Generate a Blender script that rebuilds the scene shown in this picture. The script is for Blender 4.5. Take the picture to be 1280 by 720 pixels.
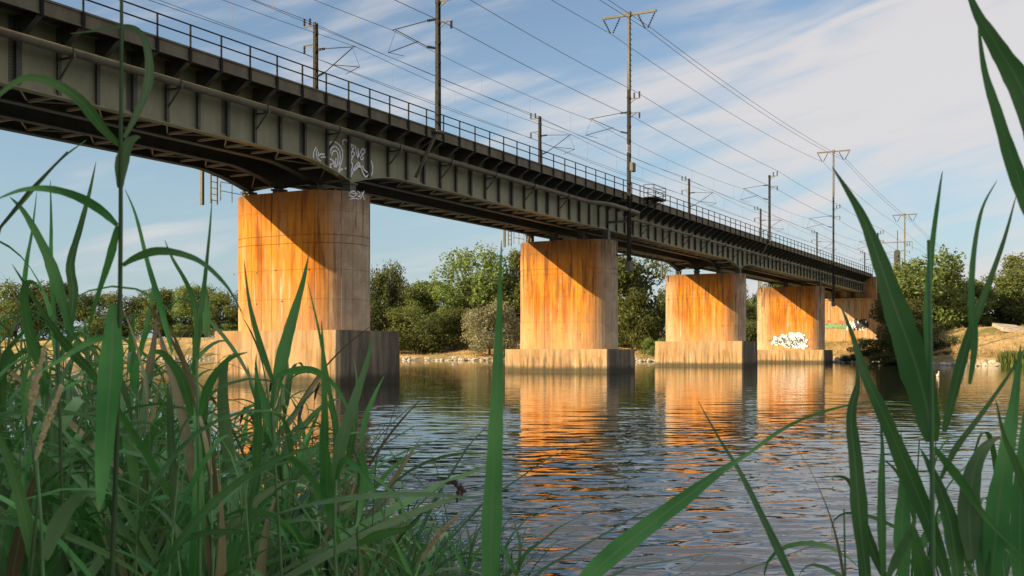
import bpy, bmesh, math, random
import numpy as np
from mathutils import Vector, Matrix, Quaternion, noise as mnoise

for o in list(bpy.data.objects):
    bpy.data.objects.remove(o, do_unlink=True)
scene = bpy.context.scene
COL = scene.collection
R = math.radians

# ------------------------------------------------------------------ camera
F = 1350.0                       # focal length in photo pixels (1280 wide)
ALPHA = math.atan(728.0 / F)     # bridge axis (+X) lies this far right of the view axis
CAM = Vector((0.0, -33.6, 1.70))
YH = 439.5                       # horizon row in the photograph
CA, SA = math.cos(ALPHA), math.sin(ALPHA)
FWD = Vector((CA, SA, 0)); RGT = Vector((SA, -CA, 0)); UP = Vector((0, 0, 1))
cd = bpy.data.cameras.new('camera'); cam = bpy.data.objects.new('camera', cd); COL.objects.link(cam)
cam.location = CAM; cam.rotation_euler = (R(90), 0, ALPHA - R(90))
cd.sensor_width = 36; cd.lens = 36 * F / 1280; cd.shift_y = (YH - 360) / 1280
cd.clip_start = 0.05; cd.clip_end = 5000
cd.dof.use_dof = True; cd.dof.focus_distance = 70; cd.dof.aperture_fstop = 18
scene.camera = cam

# ------------------------------------------------------------------ sun and sky
TO_SUN = Vector((-1.43, 1.0, 0.76)).normalized()
sd = bpy.data.lights.new('sun', 'SUN'); sun = bpy.data.objects.new('sun', sd); COL.objects.link(sun)
sd.energy = 5.0; sd.angle = R(0.5); sd.color = (1.0, 0.79, 0.46)
sun.rotation_euler = (-TO_SUN).to_track_quat('-Z', 'Y').to_euler()
sun.location = (0, 0, 60)
w = bpy.data.worlds.new('World'); scene.world = w; w.use_nodes = True
nt = w.node_tree; nt.nodes.clear()
def wn(t, **kw):
    n = nt.nodes.new(t)
    for k, v in kw.items(): setattr(n, k, v)
    return n
def wl(a, b): nt.links.new(a, b)
sky = wn('ShaderNodeTexSky'); sky.sky_type = 'NISHITA'; sky.sun_disc = False
sky.sun_elevation = math.asin(TO_SUN.z); sky.sun_rotation = math.atan2(TO_SUN.x, TO_SUN.y)
sky.air_density = 1.0; sky.dust_density = 0.6; sky.ozone_density = 1.2
tc = wn('ShaderNodeTexCoord'); sep = wn('ShaderNodeSeparateXYZ'); wl(tc.outputs['Generated'], sep.inputs[0])
def wm(op, a, b=None, c=None):
    n = wn('ShaderNodeMath', operation=op)
    for i, v in enumerate((a, b, c)):
        if v is None: continue
        if isinstance(v, (int, float)): n.inputs[i].default_value = v
        else: wl(v, n.inputs[i])
    return n.outputs[0]
# cirrus streaks: noise over azimuth and elevation, drawn out along one wind direction
rt = wm('ADD', wm('MULTIPLY', sep.outputs[0], SA), wm('MULTIPLY', sep.outputs[1], -CA))
fw = wm('ADD', wm('MULTIPLY', sep.outputs[0], CA), wm('MULTIPLY', sep.outputs[1], SA))
az = wm('ARCTAN2', rt, fw); el = sep.outputs[2]
comb = wn('ShaderNodeCombineXYZ'); wl(az, comb.inputs[0]); wl(wm('MULTIPLY', el, 1.5), comb.inputs[1])
mr = wn('ShaderNodeMapping'); wl(comb.outputs[0], mr.inputs[0]); mr.inputs['Rotation'].default_value = (0, 0, R(-20))
mp = wn('ShaderNodeMapping'); wl(mr.outputs[0], mp.inputs[0])
mp.inputs['Scale'].default_value = (1.7, 5.5, 1); mp.inputs['Location'].default_value = (6.3, 12.7, 6.1)
n1 = wn('ShaderNodeTexNoise'); n1.inputs['Scale'].default_value = 1.0; n1.inputs['Detail'].default_value = 9; n1.inputs['Roughness'].default_value = 0.55; n1.inputs['Distortion'].default_value = 0.5
wl(mp.outputs[0], n1.inputs[0])
# more cloud towards the right of the view, open blue to the left
bias = wm('MAXIMUM', wm('MINIMUM', az, 0.6), -0.6)
mp2 = wn('ShaderNodeMapping'); wl(mr.outputs[0], mp2.inputs[0]); mp2.inputs['Scale'].default_value = (5.5, 26.0, 1); mp2.inputs['Location'].default_value = (2.2, 5.1, 0)
n2 = wn('ShaderNodeTexNoise'); n2.inputs['Scale'].default_value = 1.0; n2.inputs['Detail'].default_value = 6; n2.inputs['Distortion'].default_value = 0.8; wl(mp2.outputs[0], n2.inputs[0])
fib = wm('MULTIPLY', wm('SUBTRACT', n2.outputs[0], 0.5), 0.44)
cov = wm('ADD', wm('ADD', wm('ADD', n1.outputs[0], fib), wm('MULTIPLY', bias, 0.30)), wm('MULTIPLY', el, 0.20))
ramp = wn('ShaderNodeMapRange'); ramp.interpolation_type = 'SMOOTHSTEP'
wl(cov, ramp.inputs[0]); ramp.inputs[1].default_value = 0.45; ramp.inputs[2].default_value = 0.74; ramp.inputs[4].default_value = 0.92
low = wn('ShaderNodeMapRange'); low.interpolation_type = 'SMOOTHSTEP'; wl(sep.outputs[2], low.inputs[0])
low.inputs[1].default_value = 0.30; low.inputs[2].default_value = -0.02; low.inputs[3].default_value = 0.0; low.inputs[4].default_value = 0.75
cl = ramp.outputs[0]
hzm = wn('ShaderNodeMix', data_type='RGBA'); wl(low.outputs[0], hzm.inputs[0]); wl(sky.outputs[0], hzm.inputs[6]); hzm.inputs[7].default_value = (2.5, 3.6, 4.35, 1)
mix = wn('ShaderNodeMix', data_type='RGBA'); wl(cl, mix.inputs[0]); wl(hzm.outputs[2], mix.inputs[6])
mix.inputs[7].default_value = (5.3, 5.1, 5.1, 1)
bg = wn('ShaderNodeBackground'); bg.inputs[1].default_value = 0.070; wl(mix.outputs[2], bg.inputs[0])
wo = wn('ShaderNodeOutputWorld'); wl(bg.outputs[0], wo.inputs[0])
scene.view_settings.view_transform = 'Standard'; scene.view_settings.look = 'None'
scene.view_settings.gamma = 1; scene.view_settings.exposure = 1.0

# ------------------------------------------------------------------ helpers
random.seed(7); rng = np.random.default_rng(7)
def px_pt(px, py, d):
    """point at depth d along the view axis seen at photo pixel px,py"""
    return CAM + FWD * d + RGT * ((px - 640) / F * d) + UP * ((YH - py) / F * d)
def on_y(px, py, y):
    xr = (px - 640) / F; t = (y - CAM.y) / (SA - xr * CA)
    return Vector(((CA + xr * SA) * t, y, CAM.z + (YH - py) / F * t))
def on_x(px, py, x):
    xr = (px - 640) / F; t = x / (CA + xr * SA)
    return Vector((x, CAM.y + (SA - xr * CA) * t, CAM.z + (YH - py) / F * t))
def smooth(a, b, x):
    t = min(1, max(0, (x - a) / (b - a))); return t * t * (3 - 2 * t)

def link(o, parent=None):
    COL.objects.link(o)
    if parent: o.parent = parent
    return o
def tag(o, label=None, cat=None, group=None, kind=None):
    if label: o['label'] = label
    if cat: o['category'] = cat
    if group: o['group'] = group
    if kind: o['kind'] = kind
    return o
def empty(name, loc=(0, 0, 0), label=None, cat=None, group=None):
    o = bpy.data.objects.new(name, None); o.location = loc; o.empty_display_size = .3
    link(o); return tag(o, label, cat, group)

class MB:
    def __init__(s): s.v = []; s.f = []
    def add(s, vs, fs):
        b = len(s.v); s.v += [tuple(v) for v in vs]; s.f += [tuple(i + b for i in f) for f in fs]; return s
    def box(s, x0, x1, y0, y1, z0, z1):
        return s.add([(x0,y0,z0),(x1,y0,z0),(x1,y1,z0),(x0,y1,z0),(x0,y0,z1),(x1,y0,z1),(x1,y1,z1),(x0,y1,z1)],
                     [(0,3,2,1),(4,5,6,7),(0,1,5,4),(1,2,6,5),(2,3,7,6),(3,0,4,7)])
    def bar(s, p, q, wd, h, up=(0, 0, 1)):
        p = Vector(p); q = Vector(q); d = (q - p).normalized(); u = Vector(up)
        a = d.cross(u)
        if a.length < 1e-4: a = d.cross(Vector((1, 0, 0)))
        a.normalize(); b = a.cross(d).normalized(); a = a * wd / 2; b = b * h / 2
        return s.add([p-a-b, p+a-b, p+a+b, p-a+b, q-a-b, q+a-b, q+a+b, q-a+b],
                     [(0,1,2,3),(7,6,5,4),(0,4,5,1),(1,5,6,2),(2,6,7,3),(3,7,4,0)])
    def tube(s, pts, r, n=8, cap=True):
        pts = [Vector(p) for p in pts]; rs = r if isinstance(r, (list, tuple)) else [r] * len(pts)
        b = len(s.v); ref = None
        for i, p in enumerate(pts):
            d = (pts[min(i+1, len(pts)-1)] - pts[max(i-1, 0)]).normalized()
            if ref is None: ref = Vector((0, 0, 1)) if abs(d.z) < .9 else Vector((1, 0, 0))
            a = d.cross(ref).normalized(); ref = a.cross(d).normalized(); c = ref
            for k in range(n):
                t = 2 * math.pi * k / n; s.v.append(tuple(p + (a * math.cos(t) + c * math.sin(t)) * rs[i]))
        for i in range(len(pts) - 1):
            for k in range(n):
                k2 = (k + 1) % n; s.f.append((b+i*n+k, b+i*n+k2, b+(i+1)*n+k2, b+(i+1)*n+k))
        if cap:
            s.f.append(tuple(b + k for k in range(n))[::-1]); e = b + (len(pts)-1)*n
            s.f.append(tuple(e + k for k in range(n)))
        return s
    def prism(s, outline, f3, d0, d1):
        """outline of 2D points, f3(u, v, d) to 3D, between d0 and d1"""
        n = len(outline); vs = [f3(u, v, d0) for u, v in outline] + [f3(u, v, d1) for u, v in outline]
        return s.add(vs, [tuple(range(n))[::-1], tuple(range(n, 2*n))] + [(i, (i+1) % n, n+(i+1) % n, n+i) for i in range(n)])
    def mesh(s, name, m, smoothed=False):
        me = bpy.data.meshes.new(name); me.from_pydata(s.v, [], s.f); me.materials.append(m)
        bm = bmesh.new(); bm.from_mesh(me); bmesh.ops.recalc_face_normals(bm, faces=bm.faces); bm.to_mesh(me); bm.free()
        if smoothed: me.polygons.foreach_set('use_smooth', [True] * len(me.polygons))
        me.update(); return me
    def build(s, name, m, parent=None, smoothed=False, loc=None):
        o = bpy.data.objects.new(name, s.mesh(name, m, smoothed))
        if loc is not None: o.location = loc
        return link(o, parent)
def inst(name, me, parent=None, loc=None, rot=None, scale=None):
    o = bpy.data.objects.new(name, me)
    if loc is not None: o.location = loc
    if rot is not None: o.rotation_euler = rot
    if scale is not None: o.scale = scale
    return link(o, parent)
def raw_mesh(name, V, Fc, m, uv=None, smoothed=False):
    me = bpy.data.meshes.new(name)
    V = np.asarray(V, np.float32); Fc = np.asarray(Fc, np.int32); k = Fc.shape[1]
    me.vertices.add(len(V)); me.vertices.foreach_set('co', V.ravel())
    me.loops.add(Fc.size); me.loops.foreach_set('vertex_index', Fc.ravel())
    me.polygons.add(len(Fc)); me.polygons.foreach_set('loop_start', np.arange(0, Fc.size, k, dtype=np.int32))
    me.polygons.foreach_set('loop_total', np.full(len(Fc), k, np.int32))
    if smoothed: me.polygons.foreach_set('use_smooth', np.ones(len(Fc), bool))
    if uv is not None:
        l = me.uv_layers.new(name='UVMap'); l.data.foreach_set('uv', np.asarray(uv, np.float32)[Fc.ravel()].ravel())
    me.materials.append(m); me.update(); me.validate(); return me

# ------------------------------------------------------------------ materials
class NT:
    def __init__(s, name):
        s.m = bpy.data.materials.new(name); s.m.use_nodes = True; s.t = s.m.node_tree; s.b = s.t.nodes['Principled BSDF']; s.out = s.t.nodes['Material Output']
    def n(s, t, **kw):
        x = s.t.nodes.new(t)
        for k, v in kw.items(): setattr(x, k, v)
        return x
    def l(s, a, b): s.t.links.new(a, b)
    def set(s, sock, v):
        if isinstance(v, bpy.types.NodeSocket): s.l(v, sock)
        elif isinstance(v, tuple) and len(v) == 3 and sock.type == 'RGBA': sock.default_value = (*v, 1)
        else: sock.default_value = v
    def coord(s, kind='Object', scale=None, loc=None, rot=None):
        c = s.n('ShaderNodeTexCoord').outputs[kind]
        if scale is None and loc is None and rot is None: return c
        m = s.n('ShaderNodeMapping'); s.l(c, m.inputs[0])
        if scale: m.inputs['Scale'].default_value = scale
        if loc: m.inputs['Location'].default_value = loc
        if rot: m.inputs['Rotation'].default_value = rot
        return m.outputs[0]
    def noise(s, vec, scale=1, detail=4, rough=.55, dist=0):
        x = s.n('ShaderNodeTexNoise'); s.l(vec, x.inputs[0]); x.inputs['Scale'].default_value = scale
        x.inputs['Detail'].default_value = detail; x.inputs['Roughness'].default_value = rough; x.inputs['Distortion'].default_value = dist
        return x.outputs[0]
    def rng(s, v, a, b, c=0., d=1., sm=True):
        x = s.n('ShaderNodeMapRange'); x.interpolation_type = 'SMOOTHSTEP' if sm else 'LINEAR'; s.l(v, x.inputs[0])
        for i, q in enumerate((a, b, c, d)): x.inputs[i+1].default_value = q
        return x.outputs[0]
    def math(s, op, a, b=0.):
        x = s.n('ShaderNodeMath', operation=op); s.set(x.inputs[0], a); s.set(x.inputs[1], b); return x.outputs[0]
    def mix(s, f, a, b, mode='MIX'):
        x = s.n('ShaderNodeMix', data_type='RGBA', blend_type=mode); s.set(x.inputs[0], f); s.set(x.inputs[6], a); s.set(x.inputs[7], b); return x.outputs[2]
    def sep(s, v):
        x = s.n('ShaderNodeSeparateXYZ'); s.l(v, x.inputs[0]); return x.outputs
    def bump(s, h, strength=.3, dist=.02):
        x = s.n('ShaderNodeBump'); x.inputs['Strength'].default_value = strength; x.inputs['Distance'].default_value = dist
        s.l(h, x.inputs['Height']); s.l(x.outputs[0], s.b.inputs['Normal'])
    def done(s, col, rough=.8, metal=0., spec=None):
        s.set(s.b.inputs['Base Color'], col); s.set(s.b.inputs['Roughness'], rough); s.b.inputs['Metallic'].default_value = metal
        if spec is not None: s.b.inputs['Specular IOR Level'].default_value = spec
        return s.m

def mat_paint(name, c, dirt, rust=(.10, .05, .025), amt=.35, rough=.55, spec=.35):
    k = NT(name); g = k.n('ShaderNodeNewGeometry').outputs['Position']
    mpv = k.n('ShaderNodeMapping'); k.l(g, mpv.inputs[0]); mpv.inputs['Scale'].default_value = (1, 1, .25)
    a = k.noise(mpv.outputs[0], 1.3, 6, .6); b = k.noise(g, 9, 5, .6); d = k.noise(g, .35, 3)
    col = k.mix(k.rng(a, .38, .68), c, dirt)
    col = k.mix(k.rng(b, .60, .75, 0, amt), col, rust)
    col = k.mix(k.rng(d, .3, .7, 0, .25), col, tuple(v * .6 for v in c))
    k.bump(b, .12, .01)
    return k.done(col, k.rng(b, .3, .7, rough - .1, rough + .15), 0, spec)
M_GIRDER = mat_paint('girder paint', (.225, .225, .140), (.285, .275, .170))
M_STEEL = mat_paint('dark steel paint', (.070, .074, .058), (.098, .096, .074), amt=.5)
M_PIPE = mat_paint('pipe paint', (.15, .135, .095), (.105, .09, .062), amt=.4)
M_BRACE = mat_paint('brace paint', (.27, .245, .185), (.34, .30, .22), amt=.5)
M_MAST = mat_paint('mast steel', (.020, .018, .016), (.030, .026, .022), (.05, .03, .02), amt=.1, spec=.08)
M_MASTL = mat_paint('mast galvanised', (.15, .14, .12), (.09, .08, .065), amt=.25, spec=.15)
M_RAIL = mat_paint('railing paint', (.012, .012, .012), (.022, .02, .018), (.04, .025, .018), amt=.2, spec=.08)
M_DECK = mat_paint('deck edge concrete', (.17, .15, .105), (.115, .10, .07), amt=.2, rough=.85)

def mat_plain(name, c, rough=.6, metal=0.):
    k = NT(name); b = k.noise(k.coord(), 6, 4)
    return k.done(k.mix(k.rng(b, .3, .7), tuple(v * .75 for v in c), c), rough, metal)
M_WIRE = mat_plain('wire', (.045, .045, .045), .5)
M_INSUL = mat_plain('insulator', (.035, .022, .018), .25)
M_SPRAYW = mat_plain('white spray paint', (.86, .88, .90), .7)
M_SPRAYG = mat_plain('green spray paint', (.16, .34, .17), .7)
M_SPRAYR = mat_plain('red spray paint', (.60, .12, .06), .7)
M_SPRAYK = mat_plain('black spray paint', (.03, .03, .035), .7)
M_SIGN = mat_plain('sign white', (.75, .70, .62), .5)
M_SIGNO = mat_plain('sign orange', (.70, .26, .08), .5)
M_BLACK = mat_plain('signal black', (.02, .02, .02), .5)

def mat_concrete(name, kind):
    k = NT(name); o = k.coord(); x, y, z = k.sep(o)
    g = k.n('ShaderNodeNewGeometry').outputs['Position']
    def sn(zs, loc, scale, det=5, dist=.3):
        m = k.n('ShaderNodeMapping'); k.l(g, m.inputs[0]); m.inputs['Scale'].default_value = (1, 1, zs); m.inputs['Location'].default_value = loc
        return k.noise(m.outputs[0], scale, det, .62, dist)
    s1 = sn(.10, (0, 0, 0), 1.1); s2 = sn(.07, (5, 2, 0), 3.2, 4); s3 = sn(.13, (11, 3, 0), 1.9, 6, .5)
    blot = k.noise(g, .9, 7, .68, .6); f = k.noise(g, 14, 6, .7); pit = k.noise(g, 4.5, 3, .5)
    grey = k.mix(k.rng(blot, .3, .7), (.34, .27, .185), (.54, .45, .33))
    grey = k.mix(k.rng(f, .3, .75, 0, .4), grey, (.24, .20, .145))
    if kind == 'shaft':
        # rust washed from the steelwork down the face that looks to the near bank
        my = k.math('MULTIPLY', k.rng(y, .75, 1.9, .22, 1), k.rng(y, 9.6, 7.2, .35, 1)); mx = k.rng(x, 3.0, 1.5, .35, 1)
        st = k.rng(k.math('ADD', k.math('MULTIPLY', s1, .5), k.math('MULTIPLY', blot, .5)), .30, .50, .45, 1.0)
        hz = k.rng(k.math('ADD', z, k.math('MULTIPLY', s1, 5.0)), 4.0, 9.0, .60, 1.0)
        amt = k.math('MULTIPLY', k.math('MULTIPLY', my, mx), k.math('MULTIPLY', st, hz))
        rust = k.mix(k.rng(s3, .32, .62), (.33, .090, .006), (.54, .205, .020))
        col = k.mix(amt, grey, rust)
        dk = k.math('MULTIPLY', k.rng(s2, .50, .64, 0, .85), k.rng(k.math('ADD', z, k.math('MULTIPLY', s3, 6.0)), 5.5, 12, .15, 1))
        col = k.mix(dk, col, (.11, .050, .018))
        col = k.mix(k.math('MULTIPLY', k.rng(z, 8.2, 10.6), k.rng(s3, .36, .60, .25, .85)), col, (.085, .045, .022))
        col = k.mix(k.math('MULTIPLY', k.rng(s2, .40, .30, 0, .5), k.rng(z, 8, 4)), col, (.60, .52, .40))   # pale lime runs
        col = k.mix(k.rng(pit, .70, .76, 0, .6), col, (.14, .085, .045))
    else:
        col = k.mix(k.math('MULTIPLY', k.rng(blot, .3, .62, .35, .9), k.rng(y, .02, .5, .25, 1)), grey, k.mix(k.rng(s3, .3, .7), (.27, .13, .045), (.42, .25, .10)))
        col = k.mix(k.math('MULTIPLY', k.rng(s2, .46, .64), k.rng(z, 2.6, .4, .25, .85)), col, (.085, .062, .04))
        col = k.mix(k.math('MULTIPLY', k.rng(s2, .44, .34, 0, .75), k.rng(z, 1.6, .2, .1, 1)), col, (.55, .48, .37))
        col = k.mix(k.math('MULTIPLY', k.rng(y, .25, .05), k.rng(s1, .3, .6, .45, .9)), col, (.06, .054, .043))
        wet = k.rng(k.math('ADD', z, k.math('MULTIPLY', blot, .5)), .95, .50)
        col = k.mix(k.math('MULTIPLY', wet, .85), col, (.040, .036, .024))
        col = k.mix(k.math('MULTIPLY', wet, k.rng(f, .5, .65, 0, .6)), col, (.06, .075, .025))
    h = k.math('ADD', k.math('MULTIPLY', f, .6), k.math('MULTIPLY', blot, .6)); k.bump(h, .5, .04)
    return k.done(col, .88, 0, .25)
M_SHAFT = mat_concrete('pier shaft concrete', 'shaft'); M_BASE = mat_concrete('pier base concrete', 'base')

def mat_ground():
    k = NT('bank ground'); g = k.n('ShaderNodeNewGeometry').outputs['Position']
    a = k.noise(g, .12, 5, .6); b = k.noise(g, .9, 6, .65); c = k.noise(g, 6, 4)
    x, y, z = k.sep(g)
    dry = k.mix(k.rng(b, .3, .7), (.36, .235, .105), (.50, .36, .17))
    col = k.mix(k.rng(a, .44, .62, 0, .85), dry, (.11, .12, .04))
    col = k.mix(k.rng(k.math('ADD', z, b), 1.35, .75), col, (.19, .155, .105))
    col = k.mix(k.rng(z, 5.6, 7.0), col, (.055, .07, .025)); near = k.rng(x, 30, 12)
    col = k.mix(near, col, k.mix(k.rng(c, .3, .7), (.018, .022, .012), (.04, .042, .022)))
    k.bump(b, .8, .25); return k.done(col, .95, 0, .1)
M_GROUND = mat_ground()

def mat_water():
    k = NT('river water'); g = k.n('ShaderNodeNewGeometry').outputs['Position']
    m = k.n('ShaderNodeMapping'); k.l(g, m.inputs[0]); m.inputs['Rotation'].default_value = (0, 0, -ALPHA); m.inputs['Scale'].default_value = (1.0, .42, 1)
    a = k.noise(m.outputs[0], 2.6, 3, .5, .2); b = k.noise(m.outputs[0], .8, 3, .5)
    k.bump(k.math('ADD', k.math('MULTIPLY', a, .5), k.math('MULTIPLY', b, .45)), .20, .10)
    k.b.inputs['IOR'].default_value = 2.0
    return k.done((.006, .014, .011), .02, 0, .5)
M_WATER = mat_water()

def mat_leaf(name, c1, c2, trans=.35, rib=False):
    k = NT(name); oi = k.n('ShaderNodeObjectInfo').outputs['Random']; g = k.n('ShaderNodeNewGeometry').outputs['Position']
    n = k.noise(g, 1.1 if not rib else 7, 3)
    col = k.mix(k.rng(n, .3, .7), c1, c2)
    hv = k.n('ShaderNodeHueSaturation'); k.l(col, hv.inputs['Color'])
    k.l(k.rng(oi, 0, 1, .478, .518, False), hv.inputs['Hue']); k.l(k.rng(oi, 0, 1, .55, 1.6, False), hv.inputs['Value']); hv.inputs['Saturation'].default_value = 1
    col = hv.outputs[0]
    if rib:
        uv = k.n('ShaderNodeTexCoord').outputs['UV']; u, v, _ = k.sep(uv)
        du = k.math('ABSOLUTE', k.math('SUBTRACT', u, .5))
        w_ = k.n('ShaderNodeTexWave', wave_type='BANDS', bands_direction='X'); k.l(uv, w_.inputs[0]); w_.inputs['Scale'].default_value = 4.5; w_.inputs['Distortion'].default_value = .6; w_.inputs['Detail'].default_value = 2
        col = k.mix(k.rng(w_.outputs[1], .2, .9, 0, .35), col, tuple(q * .55 for q in c1))
        col = k.mix(k.rng(du, .06, .02, 0, .65), col, (.22, .32, .13)); tip = k.math('ADD', v, k.math('MULTIPLY', k.noise(uv, 5, 3), .25)); col = k.mix(k.rng(tip, 1.02, 1.10, 0, .85), col, (.26, .19, .08))
        sp = k.noise(uv, 14, 4, .7); col = k.mix(k.rng(sp, .66, .74, 0, .5), col, (.16, .12, .04))
        k.bump(w_.outputs[1], .25, .001)
    k.done(col, .40 if rib else .6, 0, .30 if rib else .25)
    tr = k.n('ShaderNodeBsdfTranslucent'); k.l(k.mix(.5, col, tuple(q * 1.6 for q in c2)), tr.inputs[0])
    ms = k.n('ShaderNodeMixShader'); ms.inputs[0].default_value = trans
    k.l(k.b.outputs[0], ms.inputs[1]); k.l(tr.outputs[0], ms.inputs[2]); k.l(ms.outputs[0], k.out.inputs[0])
    return k.m
M_TREE = [mat_leaf('foliage olive', (.072, .098, .024), (.135, .155, .044)), mat_leaf('foliage green', (.080, .112, .028), (.145, .172, .048)),
          mat_leaf('foliage pale', (.16, .155, .08), (.25, .23, .135)), mat_leaf('foliage dark', (.058, .078, .023), (.10, .12, .036))]
M_REED = mat_leaf('reed leaf', (.050, .190, .036), (.140, .350, .078), .22, True)
M_REEDP = mat_leaf('reed leaf pale', (.130, .260, .085), (.23, .39, .15), .20, True)
M_DRYLEAF = mat_leaf('withered reed leaf', (.20, .16, .07), (.34, .27, .13), .15, True)
M_GRASS_SHADE = mat_leaf('shade darkened grass', (.015, .068, .015), (.045, .140, .030), .12, True)  # undergrowth green darkened to stand in for shade between the reeds
M_STEM = mat_leaf('reed stem', (.08, .18, .06), (.16, .26, .10), .1)
M_PANICLE = mat_leaf('dry seed head', (.48, .36, .20), (.62, .49, .30), .2)
M_PANICLED = mat_leaf('dark seed head', (.085, .06, .05), (.14, .10, .08), .2)
def mat_bark():
    k = NT('bark'); n = k.noise(k.coord(scale=(1, 1, .2)), 5, 5); k.bump(n, .6, .05)
    return k.done(k.mix(n, (.045, .034, .025), (.13, .10, .075)), .9, 0, .1)
M_BARK = mat_bark()
M_DRY = mat_leaf('dry grass', (.30, .20, .085), (.44, .31, .14), .2)
def mat_rock():
    k = NT('riprap stone'); n = k.noise(k.coord(), 1.2, 5); k.bump(n, .5, .1)
    return k.done(k.mix(k.rng(n, .3, .7), (.26, .21, .16), (.48, .42, .34)), .9)
M_ROCK = mat_rock()
M_DUCKB = mat_plain('duck brown', (.16, .11, .07), .8); M_DUCKW = mat_plain('duck pale', (.62, .55, .47), .8); M_BEAK = mat_plain('duck bill', (.5, .3, .06), .5)

# ------------------------------------------------------------------ ground and river
def shore_far(y):
    return 172 - 30 * smooth(-2, -22, y) - 4 * smooth(16, 2, y) + 1.6 * math.sin(y * .11) + .8 * math.sin(y * .31 + 1)
def ground_z(x, y):
    n = mnoise.noise((x * .15, y * .15, 0)) * .25
    nb = 6.0 + .5 * math.sin(y * .7) + .3 * math.sin(y * 1.9)
    if x < 60:
        return .28 + .10 * mnoise.noise((x * .8, y * .8, 3)) - 1.9 * smooth(nb - 2.2, nb + 1.8, x) + max(0, -x - 4) * .05 + 12 * smooth(22, 12, abs(y - 4.9)) * smooth(9, -8, x) * (0 if y < -12 else 1)
    d = x - shore_far(y)
    z = -1.8 + 1.8 * smooth(-7, 0, d) + 1.1 * smooth(0, 5, d) + 4.2 * smooth(5, 34, d) + n * smooth(0, 4, d)
    e = 13.9 - max(0, abs(y - 4.9) - 5.9) / 1.25 - max(0, 194.5 - x) * 6
    return max(z, e)
xs = list(np.concatenate([[-600, -300, -150, -80, -50, -30], np.arange(-22, 14, .6), [16, 20, 30, 60, 90], np.arange(120, 235, 1.25), [240, 250, 270, 300, 360, 450, 700, 1200, 2600]]))
ys = list(np.concatenate([[-2600, -1200, -700, -450, -300, -220, -160, -120], np.arange(-95, -60, 5), np.arange(-58, -12, .8), np.arange(-12, 30, 1.25), np.arange(30, 200, 2.5), [210, 240, 280, 340, 420, 600, 1000, 2600]]))
V = [(x, y, ground_z(x, y)) for y in ys for x in xs]; nx = len(xs)
Fc = [(j*nx+i, j*nx+i+1, (j+1)*nx+i+1, (j+1)*nx+i) for j in range(len(ys)-1) for i in range(nx-1)]
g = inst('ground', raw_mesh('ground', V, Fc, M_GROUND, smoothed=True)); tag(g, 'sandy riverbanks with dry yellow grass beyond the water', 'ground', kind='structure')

def make_water():
    r = [4.0]
    while r[-1] < 700: r.append(r[-1] * (1.005 if r[-1] < 240 else 1.04))
    r = np.array(r); th = []
    a = -R(100)
    while a < R(100):
        th.append(a); a += R(.15) if abs(a) < R(34) else R(.9)
    th = np.array(th); RR, TH = np.meshgrid(r, th, indexing='ij')
    # tessellation is finer near the shore where the ripples are read one by one
    ang = ALPHA - TH if False else TH
    X = RR * np.cos(ang); Yv = RR * np.sin(ang)
    Z = np.zeros_like(X); sp = np.where(RR < 240, RR * .005, RR * .04)
    g2 = np.random.default_rng(5)
    for i in range(64):
        lam = .20 * (2.6 / .20) ** (g2.random()); amp = (.0120 if lam < .45 else .0080 if lam < .75 else .0030 if lam < 1.2 else .0010) * lam * (.6 + .8 * g2.random())
        a = g2.normal(0, R(20)) + R(8); ph = g2.random() * 6.28; kx, ky = math.cos(a) * 2 * math.pi / lam, math.sin(a) * 2 * math.pi / lam
        fade = np.clip((lam / sp - 2.5) / 2.5, 0, 1) * (.44 + .56 * np.exp(-(RR / 17.) ** 2))
        q = kx * X + ky * Yv + ph + .9 * np.sin(.31 * X + .23 * Yv + i) + .5 * np.sin(.9 * X - .63 * Yv + 2.1 * i)
        patch = .55 + .45 * np.sin(X * (.10 + .05 * g2.random()) + i) * np.sin(Yv * (.13 + .07 * g2.random()) + 2 * i)
        Z += amp * (1.25 * np.exp(.9 * np.sin(q)) / 1.4 - 1.05) * fade * patch
    wx = CAM.x + X * CA - Yv * SA; wy = CAM.y + X * SA + Yv * CA
    V = np.stack([wx, wy, Z], -1).reshape(-1, 3); n, m = X.shape
    idx = np.arange(n * m).reshape(n, m)
    Fq = np.stack([idx[:-1, :-1], idx[1:, :-1], idx[1:, 1:], idx[:-1, 1:]], -1).reshape(-1, 4)
    return raw_mesh('river', V, Fq, M_WATER, smoothed=True)
wo_ = inst('river', make_water()); tag(wo_, 'rippled grey green river reflecting the piers and sky', 'water', kind='structure')

# ------------------------------------------------------------------ bridge
GRADE = .003
def gz(x, z): return z + GRADE * (x - 40)
DX = 1.828; X0 = 31.81
XS = [X0 + DX * k for k in range(-14, 90)]
PIERS = [(43.8, 10.1, 2.8), (78.3, 10.72, 1.9), (115.3, 10.35, 2.85), (155.4, 11.08, 1.95)]
PIER_END = [8.35, 9.0, 9.75, 10.3]      # far end of each shaft
PC = [p[0] + 2.8 for p in PIERS]
YG = [1.4, 3.6, 6.2, 8.4]
def zbot(x):
    z = gz(x, 11.5)
    for c in (PC[0], PC[2]):
        d = abs(x - c)
        if d < 4.2: z -= .78 * (1 - d / 4.2) ** 1.6
    return z
XE0, XE1 = XS[0], 191.5
bridge = empty('railway_bridge', (XE0, 4.9, 10.4), 'long dark green steel plate girder railway bridge crossing the river on concrete piers', 'bridge')
BO = Vector(bridge.location)
def bpart(mb, name, m, parent=bridge, smoothed=False):
    o = mb.build(name, m, parent, smoothed)
    if parent is bridge: o.location = -BO
    return o
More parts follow.
